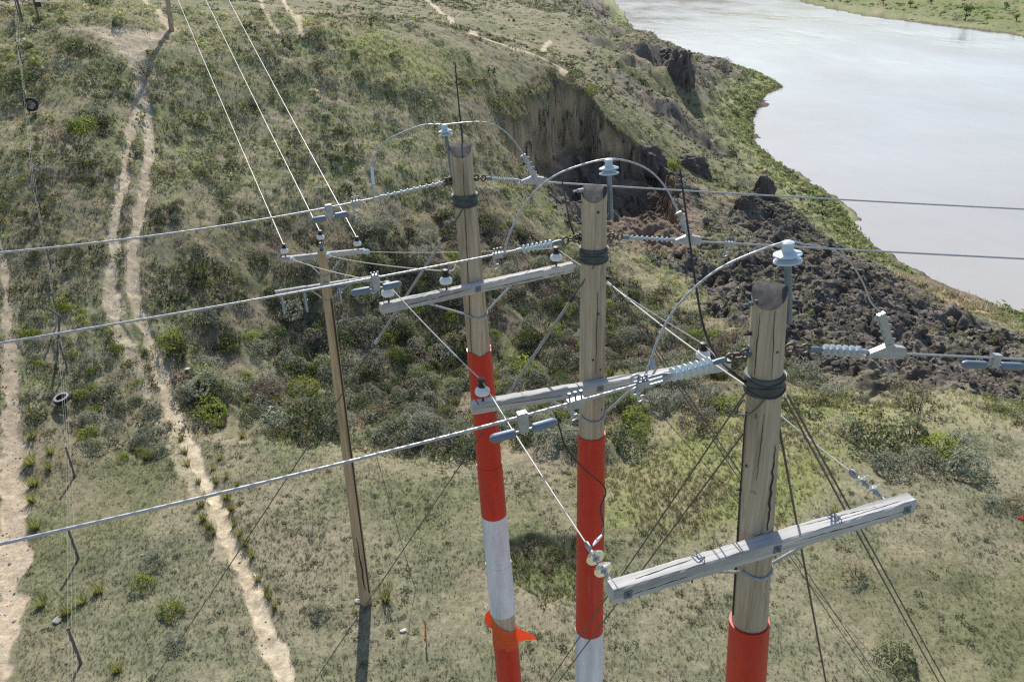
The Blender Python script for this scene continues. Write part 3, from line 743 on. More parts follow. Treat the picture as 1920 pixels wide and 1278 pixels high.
# many more alike in the gully and on the slope
def many(kind, n, poly, wmin, wmax, label, group, seed, avoid=.3, tall=1.15):
    pts = np.array([(p[0], p[1]) for p in hits(poly, gh)]); r = np.random.default_rng(seed); c = 0; tries = 0
    while c < n and tries < 6000:
        tries += 1
        q = r.uniform(pts.min(0), pts.max(0)); X = np.array([q[0]]); Y = np.array([q[1]])
        if not inside(X, Y, pts)[0] or lookup(TRACK, X, Y)[0] > avoid or lookup(RD, X, Y)[0] > -1.2: continue
        bush(kind, (q[0], q[1]), r.uniform(wmin, wmax), label, group, tall); c += 1
gul_poly = [(335, 560), (560, 430), (985, 430), (1300, 600), (1490, 700), (1320, 800), (1150, 850), (900, 850), (560, 820), (400, 780)]
many('sage', 115, gul_poly, .9, 1.9, 'grey sagebrush among others filling the gully behind the poles', 'sagebrush in the gully', 1)
many('dark', 55, gul_poly, .8, 1.7, 'dark green bush among others in the gully behind the poles', 'dark bushes in the gully', 2)
many('yellow', 42, gul_poly, .5, 1.3, 'small lime green bush among others in the gully behind the poles', 'lime bushes in the gully', 3)
many('dead', 70, gul_poly, .8, 1.8, 'leafless brown bush among others in the gully behind the poles', 'brown bushes in the gully', 4)
band_poly = [(560, 690), (700, 610), (900, 560), (1060, 640), (1150, 760), (1140, 856), (900, 862), (560, 828)]
many('sage', 34, band_poly, .8, 1.6, 'grey sagebrush in the dense scrub band behind the poles', 'sagebrush in the scrub band', 21)
many('dark', 40, band_poly, .8, 1.7, 'dark bush in the dense scrub band behind the poles', 'dark bushes in the scrub band', 22)
many('yellow', 16, band_poly, .6, 1.2, 'light green bush in the dense scrub band behind the poles', 'light green bushes in the scrub band', 23)
left_poly = [(40, 640), (60, 560), (210, 600), (300, 760), (320, 860), (60, 860)]
many('sage', 24, left_poly, .5, 1.15, 'grey green sagebrush near the fence left of the track', 'sagebrush by the fence', 5)
many('yellow', 26, left_poly, .4, 1.0, 'lime green bush near the fence left of the track', 'lime bushes by the fence', 6)
hill_poly = [(300, 90), (850, 130), (950, 200), (960, 380), (560, 400), (300, 520)]
many('dark', 22, hill_poly, .5, 1.1, 'dark bush among the low brush on the open hillside', 'dark bushes on the hillside', 7)
many('sage', 16, hill_poly, .5, 1.1, 'grey sagebrush among the low brush on the open hillside', 'sagebrush on the hillside', 8)
many('dark', 12, [(10, 90), (200, 90), (230, 420), (20, 420)], .6, 1.4, 'dark bush on the upper hill left of the track', 'dark bushes left of the track', 9)
for px, py, w_, kd in [(965, 1040, 40, 'dead'), (1000, 1034, 44, 'dead'), (1040, 1042, 40, 'dark'), (1068, 1052, 36, 'dead'), (985, 1062, 30, 'dark'), (1025, 1064, 34, 'dead')]:
    p = G(px, py); bush(kd, p, w_ * proj(p)[2] / FPX, 'low dark bush on the eroded ledge between the two left striped poles', 'bushes on the eroded ledge')
point_poly = [(1290, 110), (1410, 140), (1450, 160), (1420, 200), (1410, 260), (1330, 240)]
many('dark', 12, point_poly, 1.0, 2.4, 'dark willow shrub on the green point by the river', 'shrubs on the river point', 10, tall=1.1)
# grass tufts that stand out along the track and on the flat
TUFT = []
for s in range(4):
    v, f = proto_blades(70, 500 + s, .75, .035); r = np.random.default_rng(s)
    c = np.array([(.27, .29, .07), (.22, .25, .05), (.36, .33, .15)])[r.choice(3, 70)] * r.uniform(.75, 1.2, (70, 1))
    TUFT.append(mesh_np('grass_tuft', v, f, M_LEAF, np.repeat(c, 3, axis=0), smooth_=False))
def tuft(px, py, wpx, label, group=None):
    p = G(px, py); s = wpx * proj(p)[2] / FPX * .75
    o = link('grass_tuft', random.choice(TUFT), loc=(p[0], p[1], p[2] - .01)); o.rotation_euler = (0, 0, random.uniform(0, 6.28)); o.scale = (s, s, s * 1.15)
    tag(o, label, 'grass tuft', group)
for px, py, w_ in [(345, 850, 24), (352, 872, 22), (372, 906, 20), (378, 950, 26), (382, 975, 28), (392, 990, 26), (400, 1000, 24), (405, 905, 22), (425, 935, 30), (434, 955, 26), (440, 985, 26), (450, 1002, 22),
                   (460, 1022, 26), (473, 1042, 24), (484, 1088, 26), (500, 1108, 22), (504, 1120, 24), (515, 1140, 24), (425, 895, 18), (400, 880, 18), (385, 930, 20), (318, 800, 18), (340, 825, 20), (412, 860, 18), (445, 910, 16)]:
    tuft(px, py, w_, 'lime green grass tuft on the verge of the pale dirt track', 'grass tufts along the dirt track')
for px, py, w_ in [(66, 990, 32), (60, 870, 36), (62, 910, 34), (60, 940, 30), (92, 880, 24), (95, 850, 26), (62, 820, 28)]:
    tuft(px, py, w_, 'tall green grass tuft beside the left dirt road', 'grass tufts along the left road')
for px, py, w_, lab in [(185, 1110, 36, 'pointed green grass tuft left of the round tuft bush'), (155, 1130, 30, 'green grass tuft beside the leaning fence post foot'), (126, 1150, 32, 'green grass tuft left of the fence wire'),
                        (78, 1135, 36, 'wide grass tuft between the left road and the fence'), (220, 1258, 34, 'straw tipped grass tuft at the lower left edge of the flat'), (415, 800, 22, 'small green tuft on the flat edge near the bright bush'),
                        (455, 820, 24, 'green tuft right of the track at the flat edge'), (1565, 960, 26, 'green grass clump left of the nearest crossarm end'), (1618, 975, 22, 'small dark tuft under the end of the nearest crossarm'),
                        (725, 1125, 40, 'dry grass clump at the foot of the thin pole'), (275, 860, 26, 'tan grass tuft on the flat left of the track')]:
    tuft(px, py, w_, lab)
# ---------------------------------------------------------------- mesh builder for hardware
def unit(v): v = np.asarray(v, float); return v / (np.linalg.norm(v) + 1e-12)
def frame(d, up=(0, 0, 1)):
    d = unit(d); u = np.asarray(up, float)
    if abs(d @ u) > .97: u = np.array([0, 1., 0])
    s = unit(np.cross(d, u)); return d, s, np.cross(s, d)
class MB:
    def __init__(s): s.v = []; s.f = []
    def add(s, V, F):
        b = len(s.v); s.v += [tuple(p) for p in V]; s.f += [tuple(i + b for i in f) for f in F]; return s
    def tube(s, pts, r, n=8, caps=True, closed=False, twist=None):
        P = [np.asarray(p, float) for p in pts]; m = len(P)
        R = list(r) if hasattr(r, '__len__') else [r] * m
        V = []; F = []; side = None; acc = 0
        for i in range(m):
            if closed: d = P[(i + 1) % m] - P[i - 1]
            else: d = P[min(i + 1, m - 1)] - P[max(i - 1, 0)]
            d = unit(d)
            if side is None: _, side, _ = frame(d)
            side = unit(side - d * (side @ d)); upv = np.cross(side, d)
            if i: acc += np.linalg.norm(P[i] - P[i - 1])
            for k in range(n):
                a = 2 * math.pi * k / n; q = R[i]
                if twist: q *= 1 + twist[0] * math.cos(twist[2] * a - acc * twist[1])
                V.append(P[i] + (side * math.cos(a) + upv * math.sin(a)) * q)
        for i in range(m if closed else m - 1):
            j = (i + 1) % m
            for k in range(n): F.append((i * n + k, i * n + (k + 1) % n, j * n + (k + 1) % n, j * n + k))
        if caps and not closed: F.append(tuple(range(n))[::-1]); F.append(tuple((m - 1) * n + k for k in range(n)))
        return s.add(V, F)
    def lathe(s, p0, p1, prof, n=16, caps=True):      # prof: (metres along, radius)
        d, a, b = frame(np.asarray(p1, float) - p0); V = []; F = []
        for t, r in prof:
            c = np.asarray(p0, float) + d * t
            for k in range(n):
                q = 2 * math.pi * k / n; V.append(c + (a * math.cos(q) + b * math.sin(q)) * r)
        for i in range(len(prof) - 1):
            for k in range(n): F.append((i * n + k, i * n + (k + 1) % n, (i + 1) * n + (k + 1) % n, (i + 1) * n + k))
        if caps: F.append(tuple(range(n))[::-1]); F.append(tuple((len(prof) - 1) * n + k for k in range(n)))
        return s.add(V, F)
    def box(s, c, x, y, z, h):                       # half sizes h along unit axes
        c = np.asarray(c, float); x, y, z = unit(x), unit(y), unit(z); V = []
        for i in (-1, 1):
            for j in (-1, 1):
                for k in (-1, 1): V.append(c + x * h[0] * i + y * h[1] * j + z * h[2] * k)
        return s.add(V, [(0, 1, 3, 2), (4, 6, 7, 5), (0, 4, 5, 1), (2, 3, 7, 6), (0, 2, 6, 4), (1, 5, 7, 3)])
    def prism(s, pts, nrm, th):
        P = [np.asarray(p, float) for p in pts]; n = len(P); o = unit(nrm) * th / 2
        return s.add([p - o for p in P] + [p + o for p in P], [tuple(range(n))[::-1], tuple(range(n, 2 * n))] + [(i, (i + 1) % n, n + (i + 1) % n, n + i) for i in range(n)])
    def link(s, c, d, w, L, W, r, n=6):              # one oval chain link
        d, w = unit(d), unit(w); pts = []
        for k in range(7): a = -math.pi / 2 + math.pi * k / 6; pts.append(c + d * (L / 2 - W / 2 + W / 2 * math.cos(a)) + w * W / 2 * math.sin(a))
        for k in range(7): a = math.pi / 2 + math.pi * k / 6; pts.append(c + d * (-(L / 2 - W / 2) + W / 2 * math.cos(a)) + w * W / 2 * math.sin(a))
        return s.tube(pts, r, n, closed=True)
    def chain(s, p0, p1, k, W=.06, r=.011):
        p0 = np.asarray(p0, float); p1 = np.asarray(p1, float); d, a, b = frame(p1 - p0); L = np.linalg.norm(p1 - p0) / k
        for i in range(k): s.link(p0 + d * L * (i + .5), d, a if i % 2 else b, L * 1.22, W, r)
        return s
def wpos(o):
    p = np.zeros(3)
    while o is not None: p = p + np.array(o.location); o = o.parent
    return p
def part(name, mb, mat, parent=None, label=None, loc=None, sharp=35):
    org = np.zeros(3) if (parent is None and loc is None) else (wpos(parent) if loc is None else np.asarray(loc, float))
    me = bpy.data.meshes.new(name); me.from_pydata([tuple(np.asarray(v) - org) for v in mb.v], [], mb.f)
    me.polygons.foreach_set('use_smooth', [True] * len(me.polygons)); me.update()
    me.set_sharp_from_angle(angle=math.radians(sharp))
    me.materials.append(mat)
    o = bpy.data.objects.new(name, me); COL.objects.link(o)
    if parent is not None: o.parent = parent; o.location = tuple(org - wpos(parent))
    elif loc is not None: o.location = tuple(loc)
    if label: o['label'] = label
    return o
def thing(name, loc, label, cat, group=None):
    o = bpy.data.objects.new(name, None); COL.objects.link(o); o.location = tuple(loc); o.empty_display_size = .2
    return tag(o, label, cat, group)

# ---------------------------------------------------------------- materials
def simple(name, col, rough=.5, metal=0., var=.12, scale=9., bump=0., spec=.5):
    m = NT(name); v = m.mapping((scale,) * 3); n = m.noise(v, 1.0, 4, .6)
    lo = tuple(c * (1 - var) for c in col); hi = tuple(min(1, c * (1 + var)) for c in col)
    m.l(m.ramp(n, [(.3, lo), (.7, hi)]), m.b.inputs['Base Color'])
    m.b.inputs['Roughness'].default_value = rough; m.b.inputs['Metallic'].default_value = metal; m.b.inputs['Specular IOR Level'].default_value = spec
    if bump: m.bump(n, bump, .01)
    return m.m
def wood(name, cols, axis, fine=26., crack=.6, holes=True, dark_top=None, rough=.85):
    m = NT(name); sc = [fine] * 3; sc[axis] = fine * .035
    v = m.mapping(tuple(sc)); n = m.noise(v, 1.0, 5, .65)
    c = m.ramp(n, [(.28, cols[0]), (.52, cols[1]), (.75, cols[2])])
    sc2 = [5.] * 3; sc2[axis] = .35; n2 = m.noise(m.mapping(tuple(sc2)), 1.0, 3, .5)
    c = m.mix(1, c, m.ramp(n2, [(.25, (.82, .80, .78)), (.6, (1, 1, 1)), (.8, (1.08, 1.06, 1.0))]), 'MULTIPLY')
    sc3 = [11.] * 3; sc3[axis] = .22; n3 = m.noise(m.mapping(tuple(sc3), (0, 0, .4)), 1.0, 2, .4)   # drying cracks
    ck = m.ramp(n3, [(.494, (0, 0, 0)), (.499, (1, 1, 1)), (.502, (1, 1, 1)), (.507, (0, 0, 0))])
    mm = m.n('ShaderNodeMath', operation='MULTIPLY'); m.l(ck, mm.inputs[0]); mm.inputs[1].default_value = crack
    c = m.mix(mm.outputs[0], c, (.035, .026, .02))
    sc5 = [6.] * 3; sc5[axis] = .5; n5 = m.noise(m.mapping(tuple(sc5), (.3, .2, 1.1)), 1, 4, .65)
    st = m.ramp(n5, [(.48, (0, 0, 0)), (.70, (.65, .65, .65))]); c = m.mix(st, c, tuple(q * .42 for q in cols[0]))
    if holes:
        vo = m.n('ShaderNodeTexVoronoi', feature='F1'); s4 = [4.2] * 3; s4[axis] = 1.6; vo.inputs['Scale'].default_value = 1; m.l(m.mapping(tuple(s4)), vo.inputs['Vector'])
        kn = m.ramp(vo.outputs['Distance'], [(.05, (.75, .75, .75)), (.085, (0, 0, 0))])
        c = m.mix(kn, c, (.06, .04, .028))
    m.l(c, m.b.inputs['Base Color']); m.b.inputs['Roughness'].default_value = rough; m.b.inputs['Specular IOR Level'].default_value = .25
    m.bump(n, .35, .012); return m.m
M_POLE = wood('pole_wood', [(.365, .295, .21), (.51, .43, .32), (.63, .56, .445)], 2, 26., .32)
M_POLE2 = wood('old_pole_wood', [(.42, .30, .17), (.57, .43, .27), (.67, .53, .36)], 2, 26., .3)
M_ARM = wood('grey_crossarm_wood', [(.43, .43, .42), (.56, .555, .54), (.68, .67, .65)], 0, 34., .45, False)
M_END = wood('end_grain', [(.06, .058, .055), (.10, .095, .09), (.16, .15, .14)], 2, 22, .3, False)
M_GALV = None
def steel(name, col, rough, metal):
    m = NT(name); n = m.noise(m.mapping((22,) * 3), 1, 5, .7); n2 = m.noise(m.mapping((7,) * 3), 1, 4, .7)
    c = m.ramp(n, [(.3, tuple(q * .7 for q in col)), (.7, tuple(min(1, q * 1.15) for q in col))]); c = m.mix(m.ramp(n2, [(.58, (0, 0, 0)), (.72, (.75, .75, .75))]), c, (.16, .10, .065))
    m.l(c, m.b.inputs['Base Color']); m.b.inputs['Roughness'].default_value = rough; m.b.inputs['Metallic'].default_value = metal; return m.m
M_BRACKET = simple('blue_grey_steel', (.17, .22, .26), .45, .4, .2, 8)
M_GALV = steel('galvanised_steel', (.44, .47, .50), .5, .45)
M_DARK = simple('dark_steel', (.055, .055, .06), .55, .5, .3, 10)
M_RUST = simple('weathered_chain_steel', (.14, .12, .10), .6, .5, .3, 12)
M_ALU = simple('aluminium_strand', (.46, .47, .485), .45, .45, .1, 20)
M_WIRE = simple('bright_aluminium_wire', (.52, .515, .48), .5, .1, .06, 20)
M_CABLE = simple('guy_strand', (.10, .10, .105), .5, .5, .25, 16)
M_PORC = simple('pale_blue_porcelain', (.58, .68, .73), .18, 0, .05, 4)
M_WHITE = simple('white_porcelain', (.76, .78, .80), .2, 0, .04, 4)
M_BLACK = simple('black_rubber', (.018, .018, .02), .5, 0, .3, 8)
M_POLY = simple('grey_polymer', (.50, .56, .60), .38, 0, .08, 6)
M_WEIGHT = simple('damper_paint', (.17, .22, .28), .5, .15, .12, 7)
M_COLLAR = simple('dark_green_grey_collar', (.075, .09, .09), .6, .2, .35, 7, .3)
M_ROD = simple('dark_brown_rod', (.04, .028, .022), .55, 0, .3, 8)
M_POST = simple('weathered_post', (.16, .145, .13), .85, 0, .3, 9)
M_TYRE = simple('tyre_rubber', (.03, .03, .032), .7, 0, .3, 6)
M_TYREWALL = simple('dusty_tyre_side', (.30, .30, .30), .8, 0, .3, 9)
def sleeve(name, col, streak, rough=.42):
    m = NT(name); n = m.noise(m.mapping((5, 5, .7)), 1, 4, .6); n2 = m.noise(m.mapping((18, 18, 3)), 1, 3, .6)
    c = m.ramp(n, [(.3, streak), (.6, col)]); c = m.mix(1, c, m.ramp(n2, [(.3, (.9, .9, .9)), (.7, (1.06, 1.06, 1.06))]), 'MULTIPLY')
    n3 = m.noise(m.mapping((9, 9, .9), (0, 0, .7)), 1, 5, .65); n4 = m.noise(m.mapping((2.2, 2.2, 1.4)), 1, 4, .6)
    mk = m.n('ShaderNodeMath', operation='MULTIPLY'); m.l(m.ramp(n3, [(.55, (0, 0, 0)), (.78, (.55, .55, .55))]), mk.inputs[0]); m.l(m.ramp(n4, [(.4, (0, 0, 0)), (.65, (1, 1, 1))]), mk.inputs[1])
    c = m.mix(mk.outputs[0], c, (.26, .22, .19)); m.l(c, m.b.inputs['Base Color']); m.b.inputs['Roughness'].default_value = rough; m.bump(n4, .3, .03); return m.m
M_RED = sleeve('red_plastic_sleeve', (.58, .03, .015), (.48, .022, .012)); M_WSLEEVE = sleeve('white_plastic_sleeve', (.74, .77, .83), (.50, .53, .60), .5)
m = NT('orange_film'); m.b.inputs['Base Color'].default_value = (.95, .19, .06, 1); m.b.inputs['Roughness'].default_value = .5
tr = m.n('ShaderNodeBsdfTranslucent'); tr.inputs[0].default_value = (1.0, .28, .1, 1); mx = m.n('ShaderNodeMixShader'); mx.inputs[0].default_value = .5
m.l(m.b.outputs[0], mx.inputs[1]); m.l(tr.outputs[0], mx.inputs[2]); m.l(mx.outputs[0], m.out.inputs[0]); M_ORANGE = m.m
m = NT('clear_glass_disc'); m.b.inputs['Base Color'].default_value = (.80, .86, .78, 1); m.b.inputs['Roughness'].default_value = .06; m.b.inputs['IOR'].default_value = 1.45
m.b.inputs['Transmission Weight'].default_value = .8; M_GLASS = m.m

# ---------------------------------------------------------------- poles
class Pole: pass
def make_axis(top, z, low, r_top, r_low, Y=None):
    p = Pole(); p.top = at(*top, z); p.low = on_y(*low, p.top[1]) if Y is None else on_y(*low, Y)
    d = unit(p.low - p.top); s = (p.top[2] - gh(p.top[0], p.top[1])[0]) / -d[2]
    foot = p.top + d * s; foot[2] = gh(foot[0], foot[1])[0]; p.foot = foot
    p.L = np.linalg.norm(p.foot - p.top); p.d = d; Ll = np.linalg.norm(p.low - p.top)
    p.r = lambda s, a=r_top, b=r_low, L=Ll: a + (b - a) * s / L
    def s_at(py):
        a, b = -1.0, p.L
        for _ in range(40):
            mm = (a + b) / 2
            if proj(p.top + d * mm)[1] < py: a = mm
            else: b = mm
        return a
    p.s = s_at; p.pt = lambda py: p.top + d * s_at(py); p.z = lambda py: proj(p.pt(py))[2]
    return p
def shaft(p, th_, mat, slant=.10):
    mb = MB(); n = 28; prof = np.linspace(0, p.L + .4, 26); V = []; F = []
    d, a, b = frame(-p.d, (0, 1, 0)); rg = np.random.default_rng(int(abs(p.top[0]) * 100)); ph = rg.uniform(0, 6, 4)
    tocam = unit(np.array([CAM[0] - p.top[0], CAM[1] - p.top[1], 0]))
    for i, s in enumerate(prof):
        for k in range(n):
            q = 2 * math.pi * k / n; dirv = a * math.cos(q) + b * math.sin(q)
            r = p.r(s) * (1 + .018 * math.sin(2 * q + ph[0] + s * .4) + .012 * math.sin(3 * q + ph[1] - s * .7))
            pos = p.top + p.d * s + dirv * r
            if i == 0: pos = pos - np.array([0, 0, slant * max(0, (dirv @ tocam) + .25)])
            V.append(pos)
    for i in range(len(prof) - 1):
        for k in range(n): F.append((i * n + k, i * n + (k + 1) % n, (i + 1) * n + (k + 1) % n, (i + 1) * n + k)[::-1])
    mb.add(V, F); part('shaft', mb, mat, th_)
    top = MB(); rim = V[:n]; c = np.mean(rim, axis=0); top.add(rim + [c + [0, 0, .004]], [(k, (k + 1) % n, n) for k in range(n)]); part('pole_top', top, M_END, th_, sharp=180)
def band(p, py0, py1, mat, th_, name, off=.012, label=None, n=28, wav=0., s01=None):
    s0, s1 = s01 if s01 else (p.s(py0), p.s(py1)); mb = MB(); d, a, b = frame(p.d, (0, 1, 0)); V = []; F = []; m_ = max(2, int((s1 - s0) / .25) + 2)
    ss = np.linspace(s0, s1, m_); rows = [(s0, -off + .001)] + [(s, off) for s in ss] + [(s1, -off + .001)]
    rg = np.random.default_rng(int(s0 * 37)); f1, f2 = rg.uniform(0, 6, 2)
    for i, (s, o_) in enumerate(rows):
        for k in range(n):
            q = 2 * math.pi * k / n; w_ = wav * (math.sin(q * 2 + f1) + .6 * math.sin(q * 5 + f2)) if i in (0, 1) else 0
            sk = s + w_
            V.append(p.top + p.d * sk + (a * math.cos(q) + b * math.sin(q)) * (p.r(s) * 1.02 + o_))
    for i in range(len(rows) - 1):
        for k in range(n): F.append((i * n + k, i * n + (k + 1) % n, (i + 1) * n + (k + 1) % n, (i + 1) * n + k))
    mb.add(V, F); return part(name, mb, mat, th_, label)
def solve_arm(p, pl, pr, half):
    best = None
    for h in np.linspace(p.top[2] - .2, p.top[2] - 3.6, 700):
        L, R = on_h(*pl, h), on_h(*pr, h); s = (p.top[2] - h) / -p.d[2]; c = p.top + p.d * s
        u = unit(R - L); off = (c - L) - u * ((c - L) @ u); dist = np.linalg.norm(off[:2]) * (1 if off[1] > 0 else -1)
        e = abs(dist - (p.r(s) * .97 + half))
        if best is None or e < best[0]: best = (e, h, L, R)
    return best[1:]
class Arm: pass
def crossarm(th_, p, pl, pr, hw, hh, mat=M_ARM, seed=1, pads=(), bolts=True):
    A = Arm(); A.h, A.L, A.R = solve_arm(p, pl, pr, hw); A.u = unit(A.R - A.L); A.n = np.cross(A.u, [0, 0, 1.]); A.len = np.linalg.norm(A.R - A.L); A.hw, A.hh = hw, hh
    c = (A.L + A.R) / 2; rg = np.random.default_rng(seed); mb = MB(); ns = 44; V = []; F = []; ch = .012
    sec = [(-hw + ch, -hh), (hw - ch, -hh), (hw, -hh + ch), (hw, hh - ch), (hw - ch, hh), (-hw + ch, hh), (-hw, hh - ch), (-hw, -hh + ch)]
    for i in range(ns + 1):
        x = -A.len / 2 + A.len * i / ns
        for k, (y, z) in enumerate(sec):
            j = rg.normal(0, .0022, 2) if 0 < i < ns else (0, 0)
            V.append((x, y + j[0], z + j[1]))
    n = 8
    for i in range(ns):
        for k in range(n): F.append((i * n + k, i * n + (k + 1) % n, (i + 1) * n + (k + 1) % n, (i + 1) * n + k)[::-1])
    F.append(tuple(range(n))); F.append(tuple(ns * n + k for k in range(n))[::-1])
    me = bpy.data.meshes.new('crossarm'); me.from_pydata(V, [], F); me.materials.append(mat); me.update()
    o = bpy.data.objects.new('crossarm', me); COL.objects.link(o); o.parent = th_; o.location = tuple(c - wpos(th_)); o.rotation_euler = (0, 0, math.atan2(A.u[1], A.u[0]))
    A.o = o
    def along(px):      # point of the centre line seen at image column px
        a, b = 0., 1.
        for _ in range(40):
            m_ = (a + b) / 2
            if proj(A.L + (A.R - A.L) * m_)[0] < px: a = m_
            else: b = m_
        return A.L + (A.R - A.L) * a
    A.at = along; A.topz = np.array([0, 0, hh]); A.front = A.n * hw * (1 if A.n @ (CAM - c) > 0 else -1)
    if A.front @ (CAM - c) < 0: A.front = -A.front
    return A
def brace(th_, A, p, pxl, pxr, drop, r=.016, mat=M_GALV):
    l, rr_ = A.at(pxl) - A.topz * .9, A.at(pxr) - A.topz * .9
    s = (p.top[2] - (A.h - drop)) / -p.d[2]; c = p.top + p.d * s; f = unit(A.front); rad = p.r(s) + .012
    pts = [l, l - [0, 0, .02]]
    for a in np.linspace(-1.15, 1.15, 9): pts.append(c + f * rad * math.cos(a) + A.u * rad * math.sin(a) + np.array([0, 0, .02 * (1 - math.cos(a)) * 4]))
    pts += [rr_ - [0, 0, .02], rr_]
    pts[0] = pts[0] * .5 + A.at(pxl) * .5; pts[-1] = pts[-1] * .5 + A.at(pxr) * .5
    part('brace', MB().tube(pts, r, 6), mat, th_)
def plate(th_, A, px, name='bolt_plate', s=.036, z=0., mat=M_BRACKET):
    c = A.at(px) + A.front * 1.02 + np.array([0, 0, z]); mb = MB().box(c, A.u, A.front, [0, 0, 1], (s, .007, s)); f = unit(A.front)
    mb.lathe(c, c + f, [(0, s * .45), (.02, s * .45), (.022, s * .2), (.04, s * .2)], 6); part(name, mb, mat, th_)
def pin_insulator(th_, base, s=1.0, white=True):
    up = np.array([0, 0, 1.]); b = np.asarray(base, float)
    o = part('pin_insulator', MB().lathe(b + up * .085 * s, b + up, [(0, .045 * s), (.0, .072 * s), (.02 * s, .08 * s), (.05 * s, .074 * s), (.075 * s, .05 * s), (.085 * s, .045 * s)], 18), M_WHITE, th_)
    part('pin', MB().lathe(b - up * .05, b + up, [(0, .012 * s), (.16 * s, .012 * s)], 8), M_DARK, o)
    part('cap', MB().lathe(b + up * .165 * s, b + up, [(0, .046 * s), (.03 * s, .046 * s), (.045 * s, .03 * s), (.06 * s, .03 * s), (.07 * s, .042 * s), (.09 * s, .042 * s), (.098 * s, .02 * s)], 14), M_BLACK, o)
    return b + up * .235 * s
def post_insulator(th_, pb, pt_, dia):
    d = unit(pt_ - pb); L = np.linalg.norm(pt_ - pb); r = dia / 2
    br = part('insulator_post', MB().lathe(pb, pt_, [(0, r * .26), (L, r * .26)], 12), M_BRACKET, th_)
    q = pt_
    part('insulator_bell', MB().lathe(q, q + d, [(0, r * .32), (.0, r * .86), (r * .08, r), (r * .17, r * .97), (r * .30, r * .62), (r * .36, r * .40), (r * .48, r * .38), (r * .50, r * .86), (r * .57, r), (r * .66, r * .97), (r * .80, r * .62), (r * .88, r * .42), (r * 1.22, r * .34), (r * 1.26, r * .47), (r * 1.46, r * .47), (r * 1.52, r * .36), (r * 1.6, r * .2)], 24), M_PORC, br)
    return q + d * r * 1.5

PA = make_axis((863, 272), 9.2, (955, 1278), .130, .185); PB = make_axis((1114, 352), 8.1, (1104, 1278), .130, .175); PC = make_axis((1444, 540), 5.95, (1398, 1278), .131, .168)
tA = thing('utility_pole', PA.foot, 'farthest of the three striped wooden poles, with orange film torn loose below its white band', 'utility pole', 'striped wooden line poles')
tB = thing('utility_pole', PB.foot, 'middle striped wooden pole with a long red sleeve above a white band', 'utility pole', 'striped wooden line poles')
tC = thing('utility_pole', PC.foot, 'nearest striped wooden pole on the right with a deep cracked face and dark collar', 'utility pole', 'striped wooden line poles')
for P_, t_ in ((PA, tA), (PB, tB), (PC, tC)): shaft(P_, t_, M_POLE)
band(PA, 655, 869, M_RED, tA, 'red_sleeve', .013, wav=.02); band(PA, 868, 962, M_RED, tA, 'red_sleeve', .018); band(PA, 961, 1054, M_WSLEEVE, tA, 'white_sleeve', .016); band(PA, 1053, 1143, M_WSLEEVE, tA, 'white_sleeve', .021); band(PA, 1198, 0, M_RED, tA, 'red_sleeve', .014, s01=(PA.s(1198), PA.s(1198) + 2.4))
band(PA, 0, 0, M_WSLEEVE, tA, 'white_sleeve', .013, s01=(PA.s(1198) + 2.41, PA.L - 1.5))
band(PB, 812, 1178, M_RED, tB, 'red_sleeve', .013); band(PB, 1178, 0, M_WSLEEVE, tB, 'white_sleeve', .016, s01=(PB.s(1178), PB.s(1178) + 2.1)); band(PB, 0, 0, M_RED, tB, 'red_sleeve', .013, s01=(PB.s(1178) + 2.11, PB.L - 1.5))
band(PC, 1162, 0, M_RED, tC, 'red_sleeve', .02, s01=(PC.s(1162), PC.s(1162) + 2.4)); band(PC, 0, 0, M_WSLEEVE, tC, 'white_sleeve', .016, s01=(PC.s(1162) + 2.41, PC.L - 1.5))
# torn orange film on the far pole
def film(P_, s0l, s0r, s1, n=26):
    d, a, b = frame(P_.d, (0, 1, 0)); V = []; F = []; m_ = 5
    for i in range(m_):
        for k in range(n):
            q = 2 * math.pi * k / n; dv = a * math.cos(q) + b * math.sin(q); s0 = s0l + (s0r - s0l) * (dv[0] + 1) / 2; s = s0 + (s1 - s0) * i / (m_ - 1)
            V.append(P_.top + P_.d * s + dv * (P_.r(s) * 1.02 + .018 + .006 * math.sin(3 * q + i)))
    for i in range(m_ - 1):
        for k in range(n): F.append((i * n + k, i * n + (k + 1) % n, (i + 1) * n + (k + 1) % n, (i + 1) * n + k))
    return MB().add(V, F)
tf = part('torn_film', film(PA, PA.s(1150), PA.s(1176), PA.s(1203)), M_ORANGE, tA)
def flap(pts, zs):
    P_ = [at(px, py, z) for (px, py), z in zip(pts, zs)]; n_ = np.cross(P_[1] - P_[0], P_[2] - P_[0]); return MB().prism(P_, n_, .004)
zA_ = PA.z(1170)
part('film_flap', flap([(924, 1138), (911, 1148), (908, 1160), (913, 1172), (922, 1178), (930, 1196), (932, 1160)], [zA_ - .02, zA_ + .05, zA_ + .08, zA_ + .06, zA_ - .03, zA_ - .1, zA_ - .1]), M_ORANGE, tA)
part('film_flap', flap([(966, 1176), (985, 1182), (1006, 1194), (1003, 1198), (985, 1199), (968, 1205)], [zA_ - .1, zA_, zA_ + .12, zA_ + .13, zA_ + .02, zA_ - .08]), M_ORANGE, tA)
part('loose_strip', MB().tube([at(918, 662, PA.z(660) + .02), at(921, 652, PA.z(655) + .05), at(925, 647, PA.z(650) + .06)], .006, 5), M_RED, tA)
